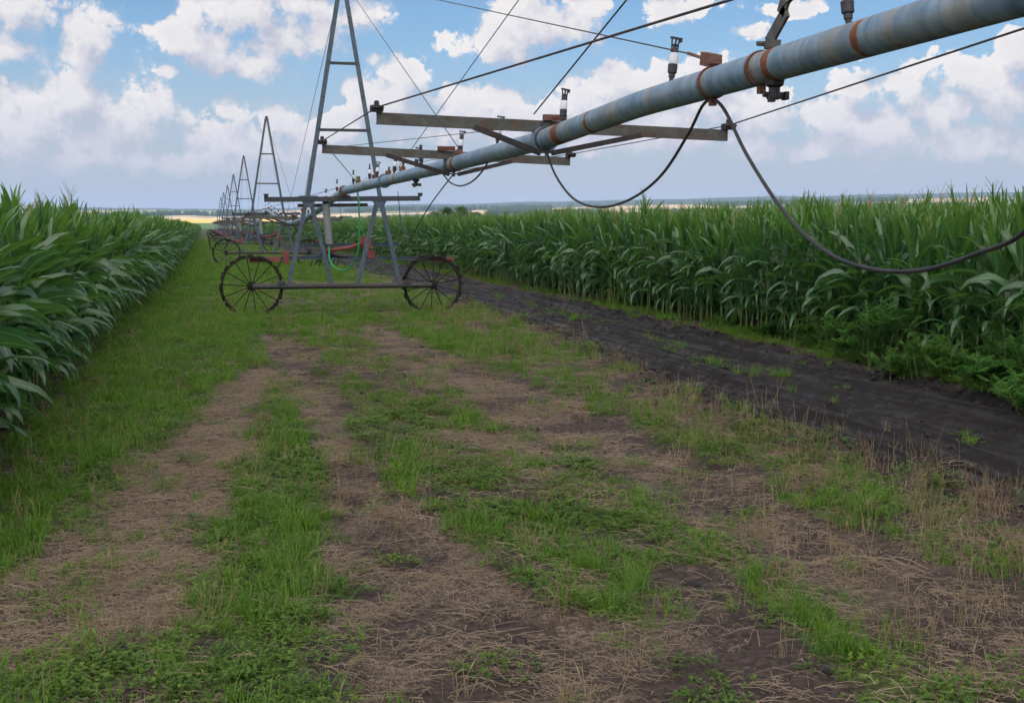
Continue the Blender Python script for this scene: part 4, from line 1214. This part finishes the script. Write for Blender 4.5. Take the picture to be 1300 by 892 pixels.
cable(sp, [ap0, pB + Vector((0, 0.03, 0.02))], 0.010, M_DARK)
# black hoses slung below the pipe
def slung(pts, r, n=40): return MB().tube(smooth_path(pts, n), r, 8).build('slung_hose', M_RUBBER, sp, True)
slung([P(692, 187, X0 + 0.02), P(705, 222, X0), P(728, 252, X0), P(760, 263, X0), P(800, 253, X0), P(840, 222, X0), P(875, 168, X0), P(892, 134, X0), P(905, 124, X0)], 0.0092)
slung([P(905, 124, X0), P(920, 140, X0), P(950, 200, X0), P(1000, 275, X0), P(1050, 320, X0), P(1105, 341, X0), P(1170, 343, X0), P(1240, 322, X0), P(1305, 290, X0), (0, 3.4, 2.1), (0, 3.0, 2.45), (0, 2.9, 2.52)], 0.0098, 60)
slung([P(563, 222, X0), P(572, 232, X0), P(585, 236, X0), P(600, 230, X0), P(614, 215, X0), P(625, 196, X0), P(634, 184, X0), P(645, 180, X0 - 0.02)], 0.009)
slung([(0.02, y2, 2.42), P(545, 262, X0 + 0.2), P(519, 306, Y=20.5)], 0.008)
slung([P(505, 243, Y=22), P(509, 280, Y=22), P(518, 306, Y=20.5)], 0.007)
# thin wire and fittings along the crown
cable(sp, smooth_path([(0.03, y, pz(y) + RP + 0.02 + 0.03 * math.sin(y * 2.1)) for y in np.linspace(14.5, 24.5, 24)], 60), 0.004, M_RUBBER, 'signal_wire')
for y in (19.0, 17.6, 22.8, 20.6):
    MB().box((0.0, y, pz(y) + RP + 0.03), (0.07, 0.16, 0.06)).tube([(0, y, pz(y) + RP), (0.02, y, pz(y) + RP + 0.12)], 0.018, 8).build('fitting', M_BROWN, sp)
MB().lathe([(0.02, 0), (0.035, 0.02), (0.035, 0.06), (0.02, 0.09), (0.03, 0.11), (0.01, 0.14)], (0, 23.0, pz(23) + RP), seg=10).build('green_valve', M_GREENHOSE, sp, True)


# --- far spans: built once, then copied -----------------------------------
def make_far_span():
    t = thing('irrigation_span', 'x', 'irrigation pipe', (X0, 0, 0))
    Lg = TOWERS[1] - TOWERS[0]
    u = np.linspace(0, Lg, 25)
    z = PIPE_Z - 0.62 * np.sin(np.pi * u / Lg) ** 1.2
    pzf = lambda y: float(np.interp(y, u, z))
    link('pipe', pipe_mesh('pipe', np.stack([0 * u, u, z], 1), [(4, .4, .5), (12, .3, .8), (20, .5, .6), (27, .3, .7)], 0.25, 14), t)
    for y in (1.6, 4.1, 6.6, 9.2, 11.7, 14.3, 17.6, 20.4, 23.3, 26.0, 28.6, 30.6):
        sprinkler(t, (0, y, pzf(y) + RP), RNG.random() * 6.28)
    ends = []
    for y in (14.2, 18.2):
        a, b = Vector((-1.45, y, pzf(y) + 0.2)), Vector((1.45, y, pzf(y) + 0.08))
        outrigger(t, y, pzf(y), a, b, 0.74); ends.append((a, b))
    for s in (0, 1):
        pts = [(0, 1.6, PIPE_Z + 0.1), ends[0][s] + e, ends[1][s] + e, (0, Lg - 1.6, PIPE_Z + 0.1)]
        for p_, q_ in zip(pts[:-1], pts[1:]): cable(t, [p_, q_], 0.006, name='truss_cable')
    for a0, yy in ((0.09, 12.0), (0.09, 19.0), (Lg - 0.09, 13.0), (Lg - 0.09, 20.0)):
        cable(t, [(-0.03, a0, APEX + 0.05), (0, yy, pzf(yy) + RP)], 0.006)
    fl = MB()
    for y in (10.5, 21.5): flange(fl, y, 0, pzf(y))
    fl.build('flange', M_PIPE, t, True)
    MB().tube(smooth_path([(0.02, 14.2, pzf(14) - 0.1), (0, 15.2, pzf(14) - 0.55), (0, 16.4, pzf(14) - 0.6), (0, 17.4, pzf(14) - 0.1)], 24), 0.011, 6).build('slung_hose', M_RUBBER, t, True)
    return t


fsn = make_far_span()
SL = ['sagging grey pipe span between the nearest and second towers', 'grey pipe span between the second and third towers', 'grey pipe span between the third and fourth towers',
      'grey pipe span between the fourth and fifth towers', 'grey pipe span between the fifth and sixth towers', 'farthest grey pipe span between the sixth and last towers']
for i in range(6):
    o = fsn if i == 0 else copy_tree(fsn)
    o.location = (X0, TOWERS[i], 0)
    tag(o, SL[i], 'irrigation pipe', 'irrigation pipe spans')


# ------------------------------------------------------------------ trees beyond the fields
def tree_meshes(i, h, w, nclump, leaf):
    rng = np.random.default_rng(1500 + i); lv, wood = [], []
    trunk_top = np.array([0, 0, h * 0.45])
    wood.append(stick((0, 0, -0.5), trunk_top, 0.035 * h, 0.02 * h, 8))
    for k in range(nclump):
        a = rng.random() * 6.28; zz = rng.random(); r = w * 0.5 * math.sqrt(max(0.05, 1 - (2 * zz - 0.9) ** 2)) * (0.35 + 0.65 * rng.random())
        c = np.array([r * math.cos(a), r * math.sin(a), h * (0.2 + 0.75 * zz)])
        if k % 4 == 0: wood.append(stick(trunk_top * (0.5 + 0.5 * rng.random()), c, 0.012 * h, 0.004 * h, 5))
        for q in range(22):
            d = rng.normal(0, 1, 3); d /= np.linalg.norm(d)
            lv.append(ribbon(c + d * w * 0.13 * rng.random() ** 0.4, rng.random() * 6.28, rng.random() * 2.2, 0.6, leaf * (0.7 + 0.6 * rng.random()), leaf * 0.7, 2, 0.3, 0, rng, wprof=lambda s: np.sin(np.pi * np.clip(s * .9 + .1, 0, 1))))
    return np_mesh('tree_wood', *join(wood), mat=M_BARK), np_mesh('tree_crown', *join(lv), mat=M_TREE)


TREE = [tree_meshes(0, 8.5, 8.0, 120, 0.55), tree_meshes(1, 7.5, 9.0, 120, 0.55)]
for (px, r, k, s, lab) in [(552, 372, 1, .80, 'low bushy tree at the left end of the clump beyond the right corn'), (568, 366, 0, .86, 'rounded bushy tree in the middle of the clump beyond the right corn'),
                           (586, 362, 1, .98, 'dark rounded tree, tallest of the clump beyond the right corn'), (605, 370, 1, .78, 'small bushy tree at the right end of the clump beyond the right corn')]:
    d = ray(px, 280); x, y = d[0] / d[1] * r, r
    o = thing('bushy_tree', lab, 'tree', (x, y, float(height(x, y))), px, 'clump of trees beyond the right corn')
    o.scale = (s, s, s)
    link('trunk', TREE[k][0], o); link('crown', TREE[k][1], o)
C_TREE = proto_collection('far_tree_kinds', [TREE[0][1], TREE[1][1]])
tl = []
for (pa, pb, r0, r1, n, s0, s1) in [(1090, 1420, 620, 720, 150, 1.1, 1.5), (690, 860, 1700, 1720, 120, .9, 1.3), (420, 560, 1500, 1530, 90, .8, 1.2), (620, 760, 2600, 2650, 200, 1.0, 1.6), (820, 1010, 2300, 2500, 200, 1.0, 1.6), (120, 330, 2950, 3000, 150, 1.0, 1.7), (440, 700, 3300, 3360, 300, 1.0, 1.8), (900, 1150, 3500, 3600, 300, 1.2, 2.0)]:
    for q in range(n):
        u = RNG.random(); px = pa + (pb - pa) * u; r = r0 + (r1 - r0) * u + RNG.normal(0, 8)
        d = ray(px, 280); h_ = math.hypot(d[0], d[1]); x, y = d[0] / h_ * r, d[1] / h_ * r
        tl.append((x, y, float(height(x, y)) - 1.5, s0 + (s1 - s0) * RNG.random()))
tl = np.array(tl); n = len(tl)
o = scatter('treeline', tl[:, :3], np.stack([0 * tl[:, 0], 0 * tl[:, 0], RNG.random(n) * 6.28], 1), tl[:, 3], RNG.integers(0, 2, n), C_TREE)
tag(o, 'far belts of dark trees between the fields on the horizon', 'trees', kind='stuff')

# ------------------------------------------------------------------ haze
hz = MB().box((0, 4500, 90), (23000, 14000, 200))
hm = bpy.data.materials.new('haze'); hm.use_nodes = True
ht = NT(hm.node_tree)
for n_ in list(ht.n): ht.n.remove(n_)
ho = ht.new('ShaderNodeOutputMaterial'); pv = ht.new('ShaderNodeVolumePrincipled')
pv.inputs['Color'].default_value = (0.50, 0.70, 1.0, 1); pv.inputs['Density'].default_value = 1.15e-4
ht.l.new(pv.outputs[0], ho.inputs['Volume'])
o = hz.build('haze', hm)
tag(o, 'thin bluish summer haze over the far fields', 'haze', kind='stuff')
